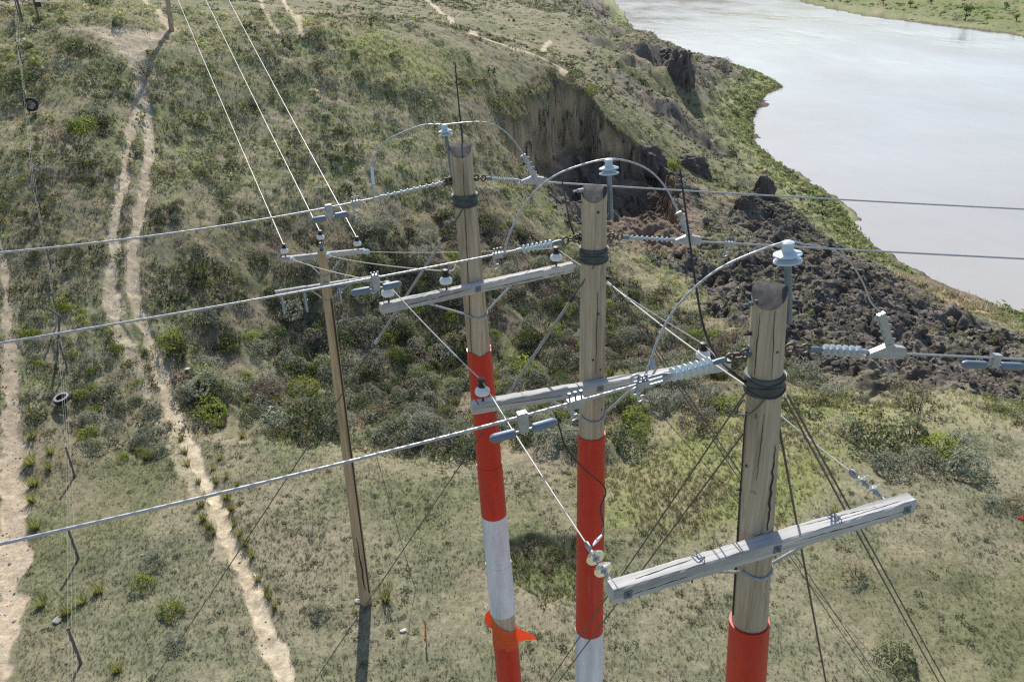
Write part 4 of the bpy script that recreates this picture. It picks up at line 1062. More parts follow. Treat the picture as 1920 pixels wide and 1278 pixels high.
# collars that hold the guys
for P_, t_, y0, y1 in ((PA, tA, 362, 384), (PB, tB, 462, 488), (PC, tC, 697, 730)):
    band(P_, y0, y1, M_COLLAR, t_, 'guy_collar', .016)
    for f in (.2, .55, .85):
        s = P_.s(y0) + (P_.s(y1) - P_.s(y0)) * f; d, a, b = frame(P_.d, (0, 1, 0)); c = P_.top + P_.d * s; r_ = P_.r(s) * 1.02 + .02
        part('strap', MB().tube([c + (a * math.cos(q) + b * math.sin(q)) * r_ + np.array([0, 0, .02 * math.sin(q * 2 + f * 9)]) for q in np.linspace(0, 6.283, 25)[:-1]], .007, 5, closed=True), M_CABLE, t_)
# crossarms
AA = crossarm(tA, PA, (714, 578), (1072, 500), .055, .060, seed=1); AB = crossarm(tB, PB, (884, 764), (1366, 682), .060, .062, seed=2); AC = crossarm(tC, PC, (1144, 1110), (1706, 942), .068, .075, seed=3)
brace(tA, AA, PA, 803, 958, .44, .014); brace(tB, AB, PB, 1032, 1192, .50, .016); brace(tC, AC, PC, 1328, 1532, .42, .016)
for A_, t_, pxs in ((AA, tA, (893,)), (AB, tB, (1122,)), (AC, tC, (1448, 1170, 1690))):
    for px in pxs: plate(t_, A_, px)
def staple(th_, A, px, name='wire_staple'):
    c = A.at(px) + A.topz; u, f = A.u, unit(A.front)
    mb = MB().tube([c + f * A.hw * .9 + u * .02, c + f * A.hw * .9 + [0, 0, .03] + u * .02, c - f * A.hw * .9 + [0, 0, .03] + u * .02, c - f * A.hw * .9 + u * .02], .005, 5)
    mb.tube([c - f * A.hw * .9 - u * .03 + [0, 0, .01], c - u * .02 + [0, 0, .035], c + f * .02 - u * .01 + [0, 0, .02], c + u * .06 + [0, 0, .006]], .006, 5)
    part(name, mb, M_BRACKET, th_)
staple(tC, AC, 1308); staple(tC, AC, 1562)
part('bolt', MB().lathe(AC.at(1300) - [0, 0, .16], AC.at(1300), [(0, .008), (.1, .008)], 6), M_DARK, tC)
def saw_marks(th_, A, pxs):
    for px in pxs:
        c = A.at(px) + A.topz + [0, 0, .0015]; part('strap_groove', MB().box(c, A.u, A.front, [0, 0, 1], (.005, A.hw * .96, .003)), M_DARK, th_)
def arm_split(th_, A, px0, px1, dz0, dz1, w=.004, top=False):
    V = []; n = 14; u = A.u; f = unit(A.front)
    pts = [A.at(px0 + (px1 - px0) * i / n) for i in range(n + 1)]; mb = MB(); rows = []
    for i, p in enumerate(pts):
        z = dz0 + (dz1 - dz0) * i / n + random.uniform(-.003, .003); ww = w * math.sin(math.pi * (i + .4) / (n + .8)) * random.uniform(.6, 1.2)
        c = p + (f * (A.hw + .0025) + np.array([0, 0, z]) if not top else np.array([0, 0, A.hh + .0025]) + f * z); s_ = np.array([0, 0, 1.]) if not top else f; nn = f if not top else np.array([0, 0, 1.])
        rows += [c - s_ * ww, c + s_ * ww, c + s_ * ww - nn * .004, c - s_ * ww - nn * .004]
    F = []
    for i in range(n):
        for k in range(4): F.append((4 * i + k, 4 * i + (k + 1) % 4, 4 * i + 4 + (k + 1) % 4, 4 * i + 4 + k))
    part('split', mb.add(rows, F), M_SPLIT_ARM, th_)
M_SPLIT_ARM = simple('dark_split', (.06, .055, .05), .9, 0, .4, 20)
arm_split(tA, AA, 742, 880, -.012, .022, .006); arm_split(tA, AA, 905, 1060, -.03, -.02, .004); arm_split(tA, AA, 755, 860, .01, -.012, .004, True)
arm_split(tB, AB, 900, 1090, .012, -.01, .003); arm_split(tB, AB, 1150, 1340, -.018, .004, .003); arm_split(tC, AC, 1160, 1290, -.02, -.005, .0035); arm_split(tC, AC, 1480, 1690, .02, -.012, .0035); arm_split(tC, AC, 1190, 1300, .01, -.02, .003, True); arm_split(tC, AC, 1500, 1640, -.03, .0, .003, True); arm_split(tC, AC, 1560, 1690, .03, .02, .0025, True)
saw_marks(tC, AC, (1152, 1380)); saw_marks(tB, AB, (895, 980, 1083))
nA = [pin_insulator(tA, AA.at(px) + AA.topz, 1.0) for px in (730, 838, 1043)]
nB = [pin_insulator(tB, AB.at(px) + AB.topz, 1.05) for px in (906, 1316)]
# posts that carry the jumpers over the pole tops
jA = post_insulator(tA, at(852, 352, PA.z(345) + .03), at(836, 254, PA.z(262) + .02), .165)
jB = post_insulator(tB, at(1146, 410, PB.z(400) + .06), at(1142, 327, PB.z(335) + .06), .205)
jC = post_insulator(tC, at(1479, 605, PC.z(600) + .08), at(1477, 492, PC.z(500) + .08), .215)
# bolts, eyes and plates on the pole faces
def knob(th_, p, px, py, r=.02, L=.05, dirx=-1, mat=M_BRACKET, name='bolt', sq=False):
    c0 = p.pt(py); tgt = at(px, py, proj(c0)[2] - .02); d = unit(np.array([dirx * .9, -.35, 0]))
    mb = MB().lathe(tgt - d * .03, tgt + d, [(0, r), (.03 + L * .4, r), (.03 + L * .42, r * .55), (.03 + L, r * .5)], 8)
    if sq: mb.box(tgt - d * .01, np.cross(d, [0, 0, 1.]), [0, 0, 1], d, (r * 1.5, r * 1.7, .008))
    part(name, mb, mat, th_)
knob(tC, PC, 1412, 568, .018, .10, sq=True); knob(tC, PC, 1408, 624, .018, .06, mat=M_DARK); knob(tC, PC, 1406, 661, .028, .06, sq=True)
knob(tC, PC, 1390, 916, .014, .05, mat=M_DARK); knob(tC, PC, 1452, 770, .024, .05, 1, sq=True)
knob(tB, PB, 1088, 357, .022, .08, mat=M_GALV); knob(tB, PB, 1090, 378, .014, .07, mat=M_DARK); knob(tB, PB, 1090, 418, .016, .05, mat=M_DARK); knob(tB, PB, 1089, 446, .03, .05, mat=M_DARK, sq=True)
knob(tB, PB, 1137, 520, .026, .06, 1, mat=M_DARK); knob(tA, PA, 846, 338, .018, .05, mat=M_DARK); knob(tA, PA, 888, 335, .018, .05, 1, mat=M_DARK)
# knots / plugs on the near face
def plug(th_, p, px, py, r, mat=M_END):
    c = p.pt(py); z = proj(c)[2]; s = p.s(py); tgt = at(px, py, z); ax = tgt - c; ax -= p.d * (ax @ p.d)
    tocam = unit(CAM - c); tocam -= p.d * (tocam @ p.d); tocam = unit(tocam); rad = p.r(s); lat = unit(np.cross(tocam, p.d)); o_ = np.clip(ax @ lat, -rad * .9, rad * .9)
    nrm = unit(lat * o_ + tocam * math.sqrt(max(rad * rad - o_ * o_, 1e-6))); q = c + nrm * rad * .99
    part('knot', MB().lathe(q - nrm * .02, q, [(0, r), (.019, r), (.026, r * .6)], 10), mat, th_)
M_PLUG = simple('pale_knot', (.34, .29, .24), .8, 0, .3, 30)
for px, py, r_ in ((1413, 905, .028), (1404, 1157, .03)): plug(tC, PC, px, py, r_, M_PLUG)
for px, py, r_ in ((1458, 647, .014), (1400, 862, .016)): plug(tC, PC, px, py, r_)
for px, py, r_ in ((1122, 392, .016), (1122, 580, .018), (1112, 664, .015), (1126, 684, .016), (1128, 760, .013)): plug(tB, PB, px, py, r_)
# deep drying splits that run down the faces
def split(th_, p, pts, w):
    V = []; F = []
    for i, (px, py) in enumerate(pts):
        c = p.pt(py); s = p.s(py); tocam = unit(CAM - c); tocam -= p.d * (tocam @ p.d); tocam = unit(tocam); lat = unit(np.cross(tocam, p.d)); rad = p.r(s)
        if lat @ CX < 0: lat = -lat
        o_ = (px - proj(c)[0]) * proj(c)[2] / FPX; o_ = np.clip(o_, -rad * .97, rad * .97); nrm = unit(lat * o_ + tocam * math.sqrt(max(rad * rad - o_ * o_, 1e-6)))
        tang = unit(np.cross(nrm, p.d)); hw = w * (.35 + .65 * math.sin(math.pi * (i + .5) / len(pts))) * random.uniform(.7, 1.2)
        q = c + nrm * (rad * 1.022)
        V += [q - tang * hw, q + tang * hw, c + nrm * rad * .93]
    for i in range(len(pts) - 1):
        for a, b in ((0, 1), (1, 2), (2, 0)): F.append((3 * i + a, 3 * i + b, 3 * i + 3 + b, 3 * i + 3 + a))
    part('split', MB().add(V, F), M_SPLIT, th_)
M_SPLIT = simple('split_wood', (.045, .032, .024), .9, 0, .4, 20)
def wob(x0, y0, x1, y1, n, j=1.2): return [(x0 + (x1 - x0) * i / n + random.uniform(-j, j), y0 + (y1 - y0) * i / n) for i in range(n + 1)]
split(tA, PA, wob(867, 300, 884, 655, 16, .7), .0045); split(tC, PC, wob(1453, 570, 1446, 695, 12, .8), .0028); split(tC, PC, wob(1434, 760, 1420, 880, 14, .8), .0028)
split(tC, PC, wob(1452, 820, 1438, 975, 16, 1.6), .013); split(tC, PC, wob(1427, 575, 1416, 690, 8, .7), .003); split(tB, PB, wob(1121, 540, 1117, 690, 10, .7), .003); split(tC, PC, wob(1385, 900, 1372, 1150, 12, .6), .006)
# long dark rods standing behind the poles
def rod(th_, pts, zs, r0, r1):
    P_ = [at(px, py, z) for (px, py), z in zip(pts, zs)]; Q = []
    for i in range(len(P_) - 1):
        for k in range(5):
            t = k / 5; a = P_[max(i - 1, 0)]; b, c = P_[i], P_[i + 1]; e = P_[min(i + 2, len(P_) - 1)]
            Q.append(.5 * ((2 * b) + (c - a) * t + (2 * a - 5 * b + 4 * c - e) * t * t + (3 * b - a - 3 * c + e) * t ** 3))
    Q.append(P_[-1]); part('flexible_rod', MB().tube(Q, list(np.linspace(r0, r1, len(Q))), 6), M_ROD, th_)
rod(tA, [(853, 117), (860, 195), (867, 262), (870, 330), (872, 372)], [9.55, 9.45, 9.4, PA.z(330) + .16, PA.z(372) + .15], .008, .014)
rod(tB, [(1052, 328), (1060, 372), (1069, 418), (1083, 452), (1098, 466)], [8.5, 8.4, 8.3, PB.z(452) + .12, PB.z(466) + .1], .007, .012)
rod(tC, [(1275, 317), (1289, 420), (1304, 530), (1320, 615), (1345, 668), (1380, 703), (1408, 724)], [6.7, 6.6, 6.5, 6.4, 6.3, 6.2, PC.z(724) + .06], .008, .013)

# ---------------------------------------------------------------- conductors and their hardware
def line(p0, p1, sag, n):
    t = np.linspace(0, 1, n)[:, None]; L = p0 + (p1 - p0) * t; L[:, 2] -= sag * 4 * (t[:, 0] * (1 - t[:, 0])); return L
def at_px(P_, px):
    xs = np.array([proj(q)[0] for q in P_]); i = np.argmin(abs(xs - px)); return P_[i]
def wire(name, P_, r, mat, label, cat='wire', group=None, twist=None, n=8):
    o = part(name, MB().tube(P_, r, n, twist=twist), mat, loc=P_[0]); return tag(o, label, cat, group)
def dead_end(eye, tip, px0, px1, nshed, rshed, label, mat=M_POLY, chain=3, core=.012):
    """chain from the pole eye, ribbed rod between columns px0..px1, clevis to tip"""
    eye, tip = np.asarray(eye, float), np.asarray(tip, float); Ls = np.array([eye + (tip - eye) * t for t in np.linspace(0, 1, 400)])
    a, b = at_px(Ls, px0), at_px(Ls, px1); d = unit(tip - eye); th_ = thing('dead_end_insulator', eye, label, 'insulator')
    ch = eye + (a - eye) * .62
    part('chain', MB().chain(eye, ch, chain, .075, .011), M_RUST, th_)
    part('clevis', MB().lathe(ch, a, [(0, .012), (.01, .022), (np.linalg.norm(a - ch) * .7, .024), (np.linalg.norm(a - ch), .015)], 10), M_BRACKET, th_)
    L = np.linalg.norm(b - a); prof = [(0, core)]
    for k in range(nshed):
        c = L * (k + .5) / nshed; w_ = L / nshed
        prof += [(c - w_ * .20, core), (c - w_ * .05, rshed), (c + w_ * .10, rshed * .97), (c + w_ * .22, core)]
    prof += [(L, core)]
    part('ribbed_rod', MB().lathe(a, b, prof, 18), mat, th_)
    Lt = np.linalg.norm(tip - b); part('end_fitting', MB().lathe(b, tip, [(0, core), (.004, .02), (.06, .02), (.064, .012), (Lt, .012)], 10), M_GALV, th_)
    return th_
def strain_clamp(th_, p, u, up, s=1.0):
    d, sd_, up = frame(u, up); q = lambda x, z: p + d * x * s + up * z * s
    part('clamp_body', MB().prism([q(-.02, -.03), q(.26, -.03), q(.27, .015), q(.25, .05), q(.17, .055), q(.15, .07), q(.12, .07), q(.10, .05), q(.0, .0)], sd_, .045 * s), M_GALV, th_)
    e = q(.135, .06); a_ = unit(-d * .68 + up)
    mb = MB().box(e + a_ * .13 * s, a_, sd_, np.cross(a_, sd_), (.13 * s, .016 * s, .024 * s))
    for k in range(4):
        c = e + a_ * (.05 + .06 * k) * s; mb.tube([c - d * .05 * s, c + d * .055 * s], .008 * s, 6)
    part('clamp_arm', mb, M_GALV, th_); return e + a_ * .27 * s
def damper(P_, pxc, pxl, pxr, label, drop=.11, wl=.17, group='vibration dampers on the lines'):
    c = at_px(P_, pxc); l, r = at_px(P_, pxl), at_px(P_, pxr); d = unit(r - l); _, sd_, up = frame(d); L = np.linalg.norm(r - l); q = c - up * drop
    th_ = thing('vibration_damper', c, label, 'damper')
    part('clamp', MB().prism([c + up * .035 - d * .035, c + up * .035 + d * .035, c + d * .038 - up * drop * .5, q + d * .03 - up * .012, q - d * .03 - up * .012, c - d * .036 - up * drop * .4], sd_, .05), M_GALV, th_)
    part('messenger', MB().tube([q - d * L * .3, q + d * L * .3], .008, 6), M_GALV, th_)
    w_ = L * .37; r_ = .036
    for s in (-1, 1):
        a = q + d * s * (L / 2 - w_); b = q + d * s * L / 2
        part('weight', MB().lathe(a, b, [(0, r_ * .8), (.006, r_ * .95), (w_ * .8, r_), (w_ * .93, r_ * .8), (w_, r_ * .45)], 16), M_WEIGHT, th_)
    return th_
eAl, eAr = at(845, 339, PA.z(339) - .02), at(890, 333, PA.z(333) + .02)
eBl, eBr = at(1086, 446, PB.z(446) - .02), at(1142, 443, PB.z(443) + .02)
eCl, eCr = at(1403, 661, PC.z(661) - .02), at(1474, 652, PC.z(652) + .03)
W1 = line(eAl, at(-30, 476, 7.6), .10, 700); W2 = line(eBl, at(-30, 648, 6.55), .03, 800); W3 = line(eCl, at(-30, 1026, 4.85), .055, 900)
def from_px(P_, px, ext=16):
    xs = np.array([proj(q)[0] for q in P_]); i = int(np.argmin(abs(xs - px))); d = P_[-1] - P_[-2]; d = unit(d)
    E = [P_[-1] + d * k * .8 + np.array([0, 0, -.004 * k * k * .3]) for k in range(1, ext)]
    return np.vstack([P_[i:], E])
T1, T2, T3 = at_px(W1, 700), at_px(W2, 935), at_px(W3, 1200)
wire('conductor', from_px(W1, 700), .0105, M_ALU, 'topmost twisted conductor running left from the farthest striped pole', 'power line', None, (.02, 60, 4), 12)
wire('conductor', from_px(W2, 935), .0105, M_ALU, 'twisted conductor running left from the middle striped pole past the thin pole', 'power line', None, (.02, 60, 4), 12)
wire('conductor', from_px(W3, 1200), .0115, M_ALU, 'lowest thick twisted conductor running left from the nearest striped pole', 'power line', None, (.028, 60, 4), 12)
dead_end(eAl, T1, 830, 722, 9, .028, 'thin ribbed insulator left of the farthest striped pole'); dead_end(eBl, T2, 1035, 978, 7, .045, 'pale ribbed insulator chained to the left of the middle pole', M_PORC)
iC = dead_end(eCl, T3, 1336, 1256, 7, .058, 'large pale blue ribbed insulator chained to the left of the nearest pole', M_PORC)
def yoke(th_, P_, px0, px1):
    a, b = at_px(P_, px0), at_px(P_, px1); d, sd_, up = frame(b - a); mb = MB()
    for s in (-1, 1):
        o_ = up * .035 * s; mb.tube([a, a + (b - a) * .3 + o_, b + o_ - d * .02], .011, 6); mb.link(b + o_ * 1.6, d, up, .075, .06, .010)
    part('yoke', mb, M_GALV, th_)
yoke(iC, W3, 1262, 1192)
def fit(P_, px, label, big=1.):       # bolted line fitting with a hanging tail ring
    c = at_px(P_, px); d = unit(at_px(P_, px + 15) - at_px(P_, px - 15)); _, sd_, up = frame(d); th_ = thing('line_clamp', c, label, 'clamp')
    part('clamp_body', MB().box(c - up * .01, d, sd_, up, (.055 * big, .022 * big, .032 * big)), M_GALV, th_)
    mb = MB()
    for k in (-1, 0, 1): mb.lathe(c + d * k * .04 * big - up * .05 * big, c + d * k * .04 * big, [(0, .012 * big), (.02, .012 * big), (.021, .007), (.11 * big, .007), (.112 * big, .012 * big), (.125 * big, .012 * big)], 6)
    part('bolts', mb, M_BRACKET, th_)
    part('tail_ring', MB().tube([c - d * .04 - up * .04, c - d * .05 - up * .08, c - d * .03 - up * .11], .010, 6).link(c - d * .02 - up * .13, unit(d + up * .3), up, .06, .04, .007), M_GALV, th_)
fit(W1, 668, 'bolted clamp on the topmost left conductor right of its damper', .9); fit(W2, 933, 'bolted clamp on the middle left conductor between two striped poles', .9)
fit(W3, 1080, 'bolted clamp with hanging tail in front of the middle pole', 1.15); fit(W2, 703, 'bolted clamp at the right end of the thin pole lower arm', .8); fit(W3, 1205, 'bolted end clamp where the nearest jumper meets its conductor', .9)
damper(W1, 616, 582, 650, 'damper with two blue grey weights on the topmost left conductor'); damper(W2, 703, 655, 751, 'damper with two blue grey weights beside the farthest crossarm'); damper(W3, 980, 917, 1044, 'large damper with two blue grey weights before the first striped pole', .12)
# river side
def river_line(e, q, n=500):
    d = q - e; u = np.array([d[0], d[1], 0]); L = np.linalg.norm(u); u /= L; s0 = d[2] / L
    x = np.r_[np.linspace(0, L * 1.3, 300), np.linspace(L * 1.3, 170, 120)[1:]]; k = -s0 / 2 / 95
    return e + u * x[:, None] + np.array([0, 0, 1]) * (s0 * x + k * x * x)[:, None]
R1 = river_line(eAr, at(1920, 399, 11.6)); R2 = river_line(eBr, at(1920, 488, 9.3)); R3 = river_line(eCr, at(1920, 674, 6.7))
def tail(P_, px):
    xs = np.array([proj(q)[0] for q in P_]); i = int(np.argmax(xs >= px)); return P_[i:]
wire('conductor', tail(R1, 1015), .011, M_ALU, 'upper river crossing conductor leaving the farthest striped pole', 'power line', None); wire('conductor', tail(R2, 1300), .011, M_ALU, 'middle river crossing conductor leaving the middle striped pole', 'power line', None); wire('conductor', tail(R3, 1688), .011, M_ALU, 'lower river crossing conductor leaving the nearest pole', 'power line', None)
ends = []
for R_, e, px0, px1, pxt, ns_, rs, lab, sc in ((R1, eAr, 922, 962, 975, 10, .03, 'thin ribbed insulator on the river side of the farthest pole', 1.0), (R2, eBr, 1180, 1255, 1265, 8, .030, 'slim grey insulator on the river side of the middle pole', 1.0), (R3, eCr, 1542, 1614, 1630, 6, .048, 'clear ribbed insulator on the river side of the nearest pole', 1.08)):
    tip = at_px(R_, pxt); th_ = dead_end(e, tip, px0, px1, ns_, rs, lab); ends.append(strain_clamp(th_, tip, at_px(R_, pxt + 60) - tip, (0, 0, 1), sc * 1.12))
damper(R3, 1868, 1811, 1926, 'damper with two blue grey weights on the lower river conductor', .07); fit(R2, 1370, 'bolted clamp on the middle river conductor behind the nearest jumper', .9)
# jumpers over the tops
def spline(K, per=8):
    K = [np.asarray(k, float) for k in K]; Q = []
    for i in range(len(K) - 1):
        a = K[max(i - 1, 0)]; b, c = K[i], K[i + 1]; e = K[min(i + 2, len(K) - 1)]
        for k in range(per):
            t = k / per; Q.append(.5 * ((2 * b) + (c - a) * t + (2 * a - 5 * b + 4 * c - e) * t * t + (3 * b - a - 3 * c + e) * t ** 3))
    return Q + [K[-1]]
def jumper(start, left_px, top, right_px, end, label, r):
    z0, zt, z1 = proj(start)[2], proj(top)[2], proj(end)[2]; K = [start]
    for i, (px, py) in enumerate(left_px): K.append(at(px, py, z0 + (zt - z0) * (i + 1) / (len(left_px) + 1)))
    K.append(top)
    for i, (px, py) in enumerate(right_px): K.append(at(px, py, zt + (z1 - zt) * (i + 1) / (len(right_px) + 1)))
    K.append(end); return wire('jumper_wire', spline(K), r, M_ALU, label, 'jumper wire', None, (.045, 70, 4), 10)
J1 = jumper(at_px(W1, 700), [(697, 330), (699, 302), (709, 281), (727, 262), (760, 246), (797, 234)], jA, [(870, 230), (905, 229), (932, 237), (957, 256), (980, 287), (992, 308)], ends[0], 'arched jumper wire over the farthest striped pole', .008)
z_ = proj(at_px(W1, 700))[2]
part('joint_sleeve', MB().tube([at(700, 345, z_), at(697, 312, z_ + .02)], .018, 8), M_WHITE, J1)
jumper(at_px(W2, 945), [(955, 440), (975, 397), (1005, 357), (1045, 327), (1095, 308)], jB, [(1180, 303), (1218, 320), (1247, 350), (1266, 385)], ends[1], 'arched jumper wire over the middle striped pole', .0095)
J3 = jumper(at_px(W3, 1203), [(1220, 676), (1232, 640), (1258, 590), (1296, 545), (1345, 506), (1405, 477)], jC, [(1515, 459), (1555, 466), (1592, 490), (1618, 530), (1632, 565)], ends[2], 'arched jumper wire over the nearest striped pole', [.009] * 57 + [.0062] * 48)
c_ = at_px(W3, 1203); part('clamp', MB().tube([at(1222, 690, proj(c_)[2]), at(1223, 672, proj(c_)[2])], .022, 8), M_GALV, J3)

# ---------------------------------------------------------------- thin wooden pole and the lower circuit
bD = G(686, 1128); PD = make_axis((603, 466), proj(on_y(603, 466, bD[1]))[2], (686, 1128), .098, .165)
tD = thing('utility_pole', PD.foot, 'thin plain wooden pole with two grey arms standing on the flat', 'utility pole')
shaft(PD, tD, M_POLE2, .02)
ADu = crossarm(tD, PD, (529, 486), (684, 470), .05, .055, seed=5); ADl = crossarm(tD, PD, (516, 549), (711, 519), .045, .05, seed=6)
brace(tD, ADu, PD, 570, 644, .42, .014); brace(tD, ADl, PD, 582, 655, .40, .014)
dT = [pin_insulator(tD, ADu.at(px) + ADu.topz, 1.15) for px in (536, 672)]
pt_ = part('pole_top_pin', MB().lathe(PD.top - [0, 0, .2], PD.top, [(0, .05), (.34, .04)], 8), M_BRACKET, tD); dT.insert(1, pin_insulator(tD, PD.top + np.array([.02, -.02, .14]), 1.1))
def hang(px, L):
    c = ADl.at(px) + ADl.front * 1.3; o_ = part('cutout', MB().lathe(c + [0, 0, .02], c - [0, 0, 1], [(0, .03), (.05, .03), (.06, .055), (.1, .055), (.11, .04), (L * .5, .04), (L * .52, .06), (L * .6, .06), (L * .62, .04), (L, .04)], 10), M_WEIGHT, tD)
    part('fuse_tube', MB().tube([c + ADl.front * .8 - [0, 0, .05], c + ADl.front * 2.2 - [0, 0, L]], .018, 6), M_GALV, o_)
for px, L in ((527, .46), (569, .50), (634, .42)): hang(px, L)
for i in range(12):
    pass
part('conduit', MB().tube([PD.pt(y) + unit(CAM - PD.pt(y)) * (PD.r(PD.s(y)) * .7) + CX * PD.r(PD.s(y)) * .72 for y in (560, 700, 850, 1000, 1110)], .022, 6), M_ROD, tD)
split(tD, PD, wob(668, 1000, 684, 1100, 8, .8), .02)
dE = [ADu.at(px) + ADu.front * 1.1 for px in (546, 612, 681)]
mid_label = ['left', 'centre', 'right']
def short(p0, p1, sag, label, r=.0072, cat='wire', grp=None): return wire('line_wire', line(np.asarray(p0, float), np.asarray(p1, float), sag, 40), r, M_WIRE, label, cat, grp, None, 6)
def small_dead_end(p0, p1, label):
    u = unit(np.asarray(p1) - p0); e = np.asarray(p0) + u * .42; th_ = thing('dead_end_insulator', p0, label, 'insulator')
    part('eye', MB().tube([p0, p0 + u * .1], .014, 6), M_DARK, th_); part('ribbed_rod', MB().lathe(p0 + u * .1, e, [(0, .02)] + [q for k in range(4) for q in ((.02 + k * .07, .022), (.035 + k * .07, .055), (.05 + k * .07, .05), (.06 + k * .07, .022))] + [(.32, .02)], 12), M_POLY, th_); return e
for k, (p0, p1) in enumerate(zip(dE, nA)):
    e = small_dead_end(p0, p1, 'small insulator on the %s of the thin pole upper arm' % mid_label[k])
    short(e, p1, .04, 'pale wire from the thin pole upper arm to the %s pin of the farthest crossarm' % mid_label[k], .007)
sb = at(1078, 503, PB.z(503) - .02)
hubB = at(1139, 528, PB.z(528) + .02); hubC = at(1400, 724, PC.z(724) - .05)
short(nA[0], nB[0], .03, 'bright wire from the left pin of the farthest crossarm to the middle crossarm')
short(nA[2], nB[1], .03, 'bright wire from the right pin of the farthest crossarm passing behind the middle pole')
short(hubB, hubC, .03, 'pale wire from the middle pole down to the collar of the nearest pole')
wire('tie_wire', spline([nA[1], at(850, 506, proj(nA[1])[2] + .05), at(857, 488, proj(nA[1])[2] + .12)]), .007, M_WIRE, 'short looped tie wire at the centre pin of the farthest crossarm')
def glass_string(base, tgt, pxtip, label):
    base = np.asarray(base, float); Ls = line(base, np.asarray(tgt, float), .02, 500); ys = [abs(proj(q)[0] - pxtip) for q in Ls]; tip = Ls[int(np.argmin(ys))]
    u = unit(tip - base); L = np.linalg.norm(tip - base); th_ = thing('glass_insulator_string', base, label, 'insulator')
    part('eye_bolt', MB().tube([base - u * .05, base + u * .05], .014, 8), M_GALV, th_)
    for k in range(2):
        c = base + u * (.06 + k * L * .33); part('glass_disc', MB().lathe(c + u * .05, tip, [(0, .03), (.004, .078), (.016, .082), (.04, .06), (.055, .03)], 24), M_GLASS, th_)
        part('metal_cap', MB().lathe(c, tip, [(0, .018), (.045, .020), (.05, .034), (.095, .032), (.11, .02), (L * .33, .016)], 12), M_GALV, th_)
    a = base + u * (L * .72); part('thimble', MB().tube([a, tip], .016, 8).link(tip - u * .02, u, frame(u)[2], .09, .06, .010), M_GALV, th_)
    return tip
g0 = glass_string(AC.at(1152) - AC.front * 1.0 + [0, 0, .05], nB[0], 1101, 'clear glass disc pair at the left end of the nearest crossarm')
g1 = glass_string(AC.at(1668) - AC.front * 1.0 + [0, 0, .05], nB[1], 1597, 'clear glass disc pair at the right end of the nearest crossarm')
short(nB[0], g0, .02, 'bright wire crossing in front of the first two poles to the glass discs'); short(nB[1], g1, .05, 'bright wire from the middle crossarm behind the nearest pole to its right glass discs')
zz = proj(g0)[2]
tl = wire('tail_lead', spline([at(1040, 770, 7.9), at(1050, 805, 8.0), at(1062, 840, 8.1), at(1095, 878, 8.3), at(1126, 904, 8.5), at(1136, 922, 8.5), at(1126, 952, 8.4), at(1132, 985, 8.2), at(1126, 1006, 7.9)]), .008, M_BLACK, 'black drooping lead crossing the red sleeve of the middle pole')
part('tag', MB().tube([at(1128, 1003, 7.9), at(1118, 1014, 7.8), at(1112, 1022, 7.7)], [.012, .02, .008], 6), M_WHITE, tl)

# ---------------------------------------------------------------- guys
def guy(p0, p1, label, r=.007, group=None, strain=None):
    o = wire('guy_wire', line(np.asarray(p0, float), np.asarray(p1, float), .03, 30), r, M_CABLE, label, 'guy wire', group, None, 6)
    if strain:
        Ls = line(np.asarray(p0, float), np.asarray(p1, float), .03, 600); a = Ls[np.argmin([abs(proj(q)[1] - strain[0]) for q in Ls])]; b = Ls[np.argmin([abs(proj(q)[1] - strain[1]) for q in Ls])]
        part('strain_rod', MB().tube([a, b], .017, 8), M_POLY2, o); u = unit(b - a)
        part('end_cap', MB().tube([a - u * .04, a + u * .05], .024, 8), M_DARK, o); part('end_cap', MB().tube([b - u * .05, b + u * .04], .024, 8), M_GALV, o)
    return o
M_POLY2 = simple('grey_guy_insulator', (.27, .28, .29), .5, 0, .15, 9)
fA = lambda px, py, dz=-.1: at(px, py, PA.z(py) + dz)
def spread(p, k): return p + np.array([.05 * k, .05 * k, 0])
guy(fA(872, 386, -.14), on_h(200, 1405, 0), 'guy wire with grey rod going down left from the farthest pole collar', .009, None, (448, 640))
guy(at(1118, 492, PB.z(492) - .15), on_h(436, 1500, 0), 'guy wire going down left from the middle pole collar', .008, None, (560, 735))
q3 = on_h(868, 1510, 0)
guy(at(1398, 736, PC.z(736) - .08), q3, 'left of two guy wires running down behind the nearest crossarm end', .007); guy(at(1446, 742, PC.z(742) - .15), spread(q3, 2), 'guy wire wrapped on the nearest pole face going down left', .007)
guy(at(1457, 778, PC.z(778) - .06), on_h(1628, 1700, 0), 'dark guy cable dropping steeply in front of the nearest crossarm', .011)
q5 = on_h(1885, 1500, 0); guy(at(1470, 744, PC.z(744) + .05), q5, 'left strand of the guy pair going down right from the nearest collar', .009); guy(at(1476, 738, PC.z(738) + .1), spread(q5, 3), 'right strand of the guy pair going down right from the nearest collar', .009)
q6 = on_h(1762, 1460, 0); guy(at(1139, 524, PB.z(524) + .04), q6, 'left guy strand from the middle pole passing behind the nearest pole', .007); guy(at(1141, 518, PB.z(518) + .08), spread(q6, 3), 'right guy strand from the middle pole passing behind the nearest pole', .007)
guy(fA(903, 390, .03), on_h(1700, 1300, 0), 'thin guy wire going right from the farthest pole behind the middle pole', .006); guy(at(618, 552, PD.z(552)), G(779, 1106), 'thin guy wire of the plain wooden pole', .007)
wire('loose_wire', spline([at(1440, 742, PC.z(742) - .17), at(1415, 768, PC.z(768) - .16), at(1397, 778, PC.z(778) - .1), at(1384, 775, PC.z(775)), at(1383, 765, PC.z(765)), at(1395, 748, PC.z(748))]), .006, M_CABLE, 'loose wire loop hanging on the left of the nearest pole')
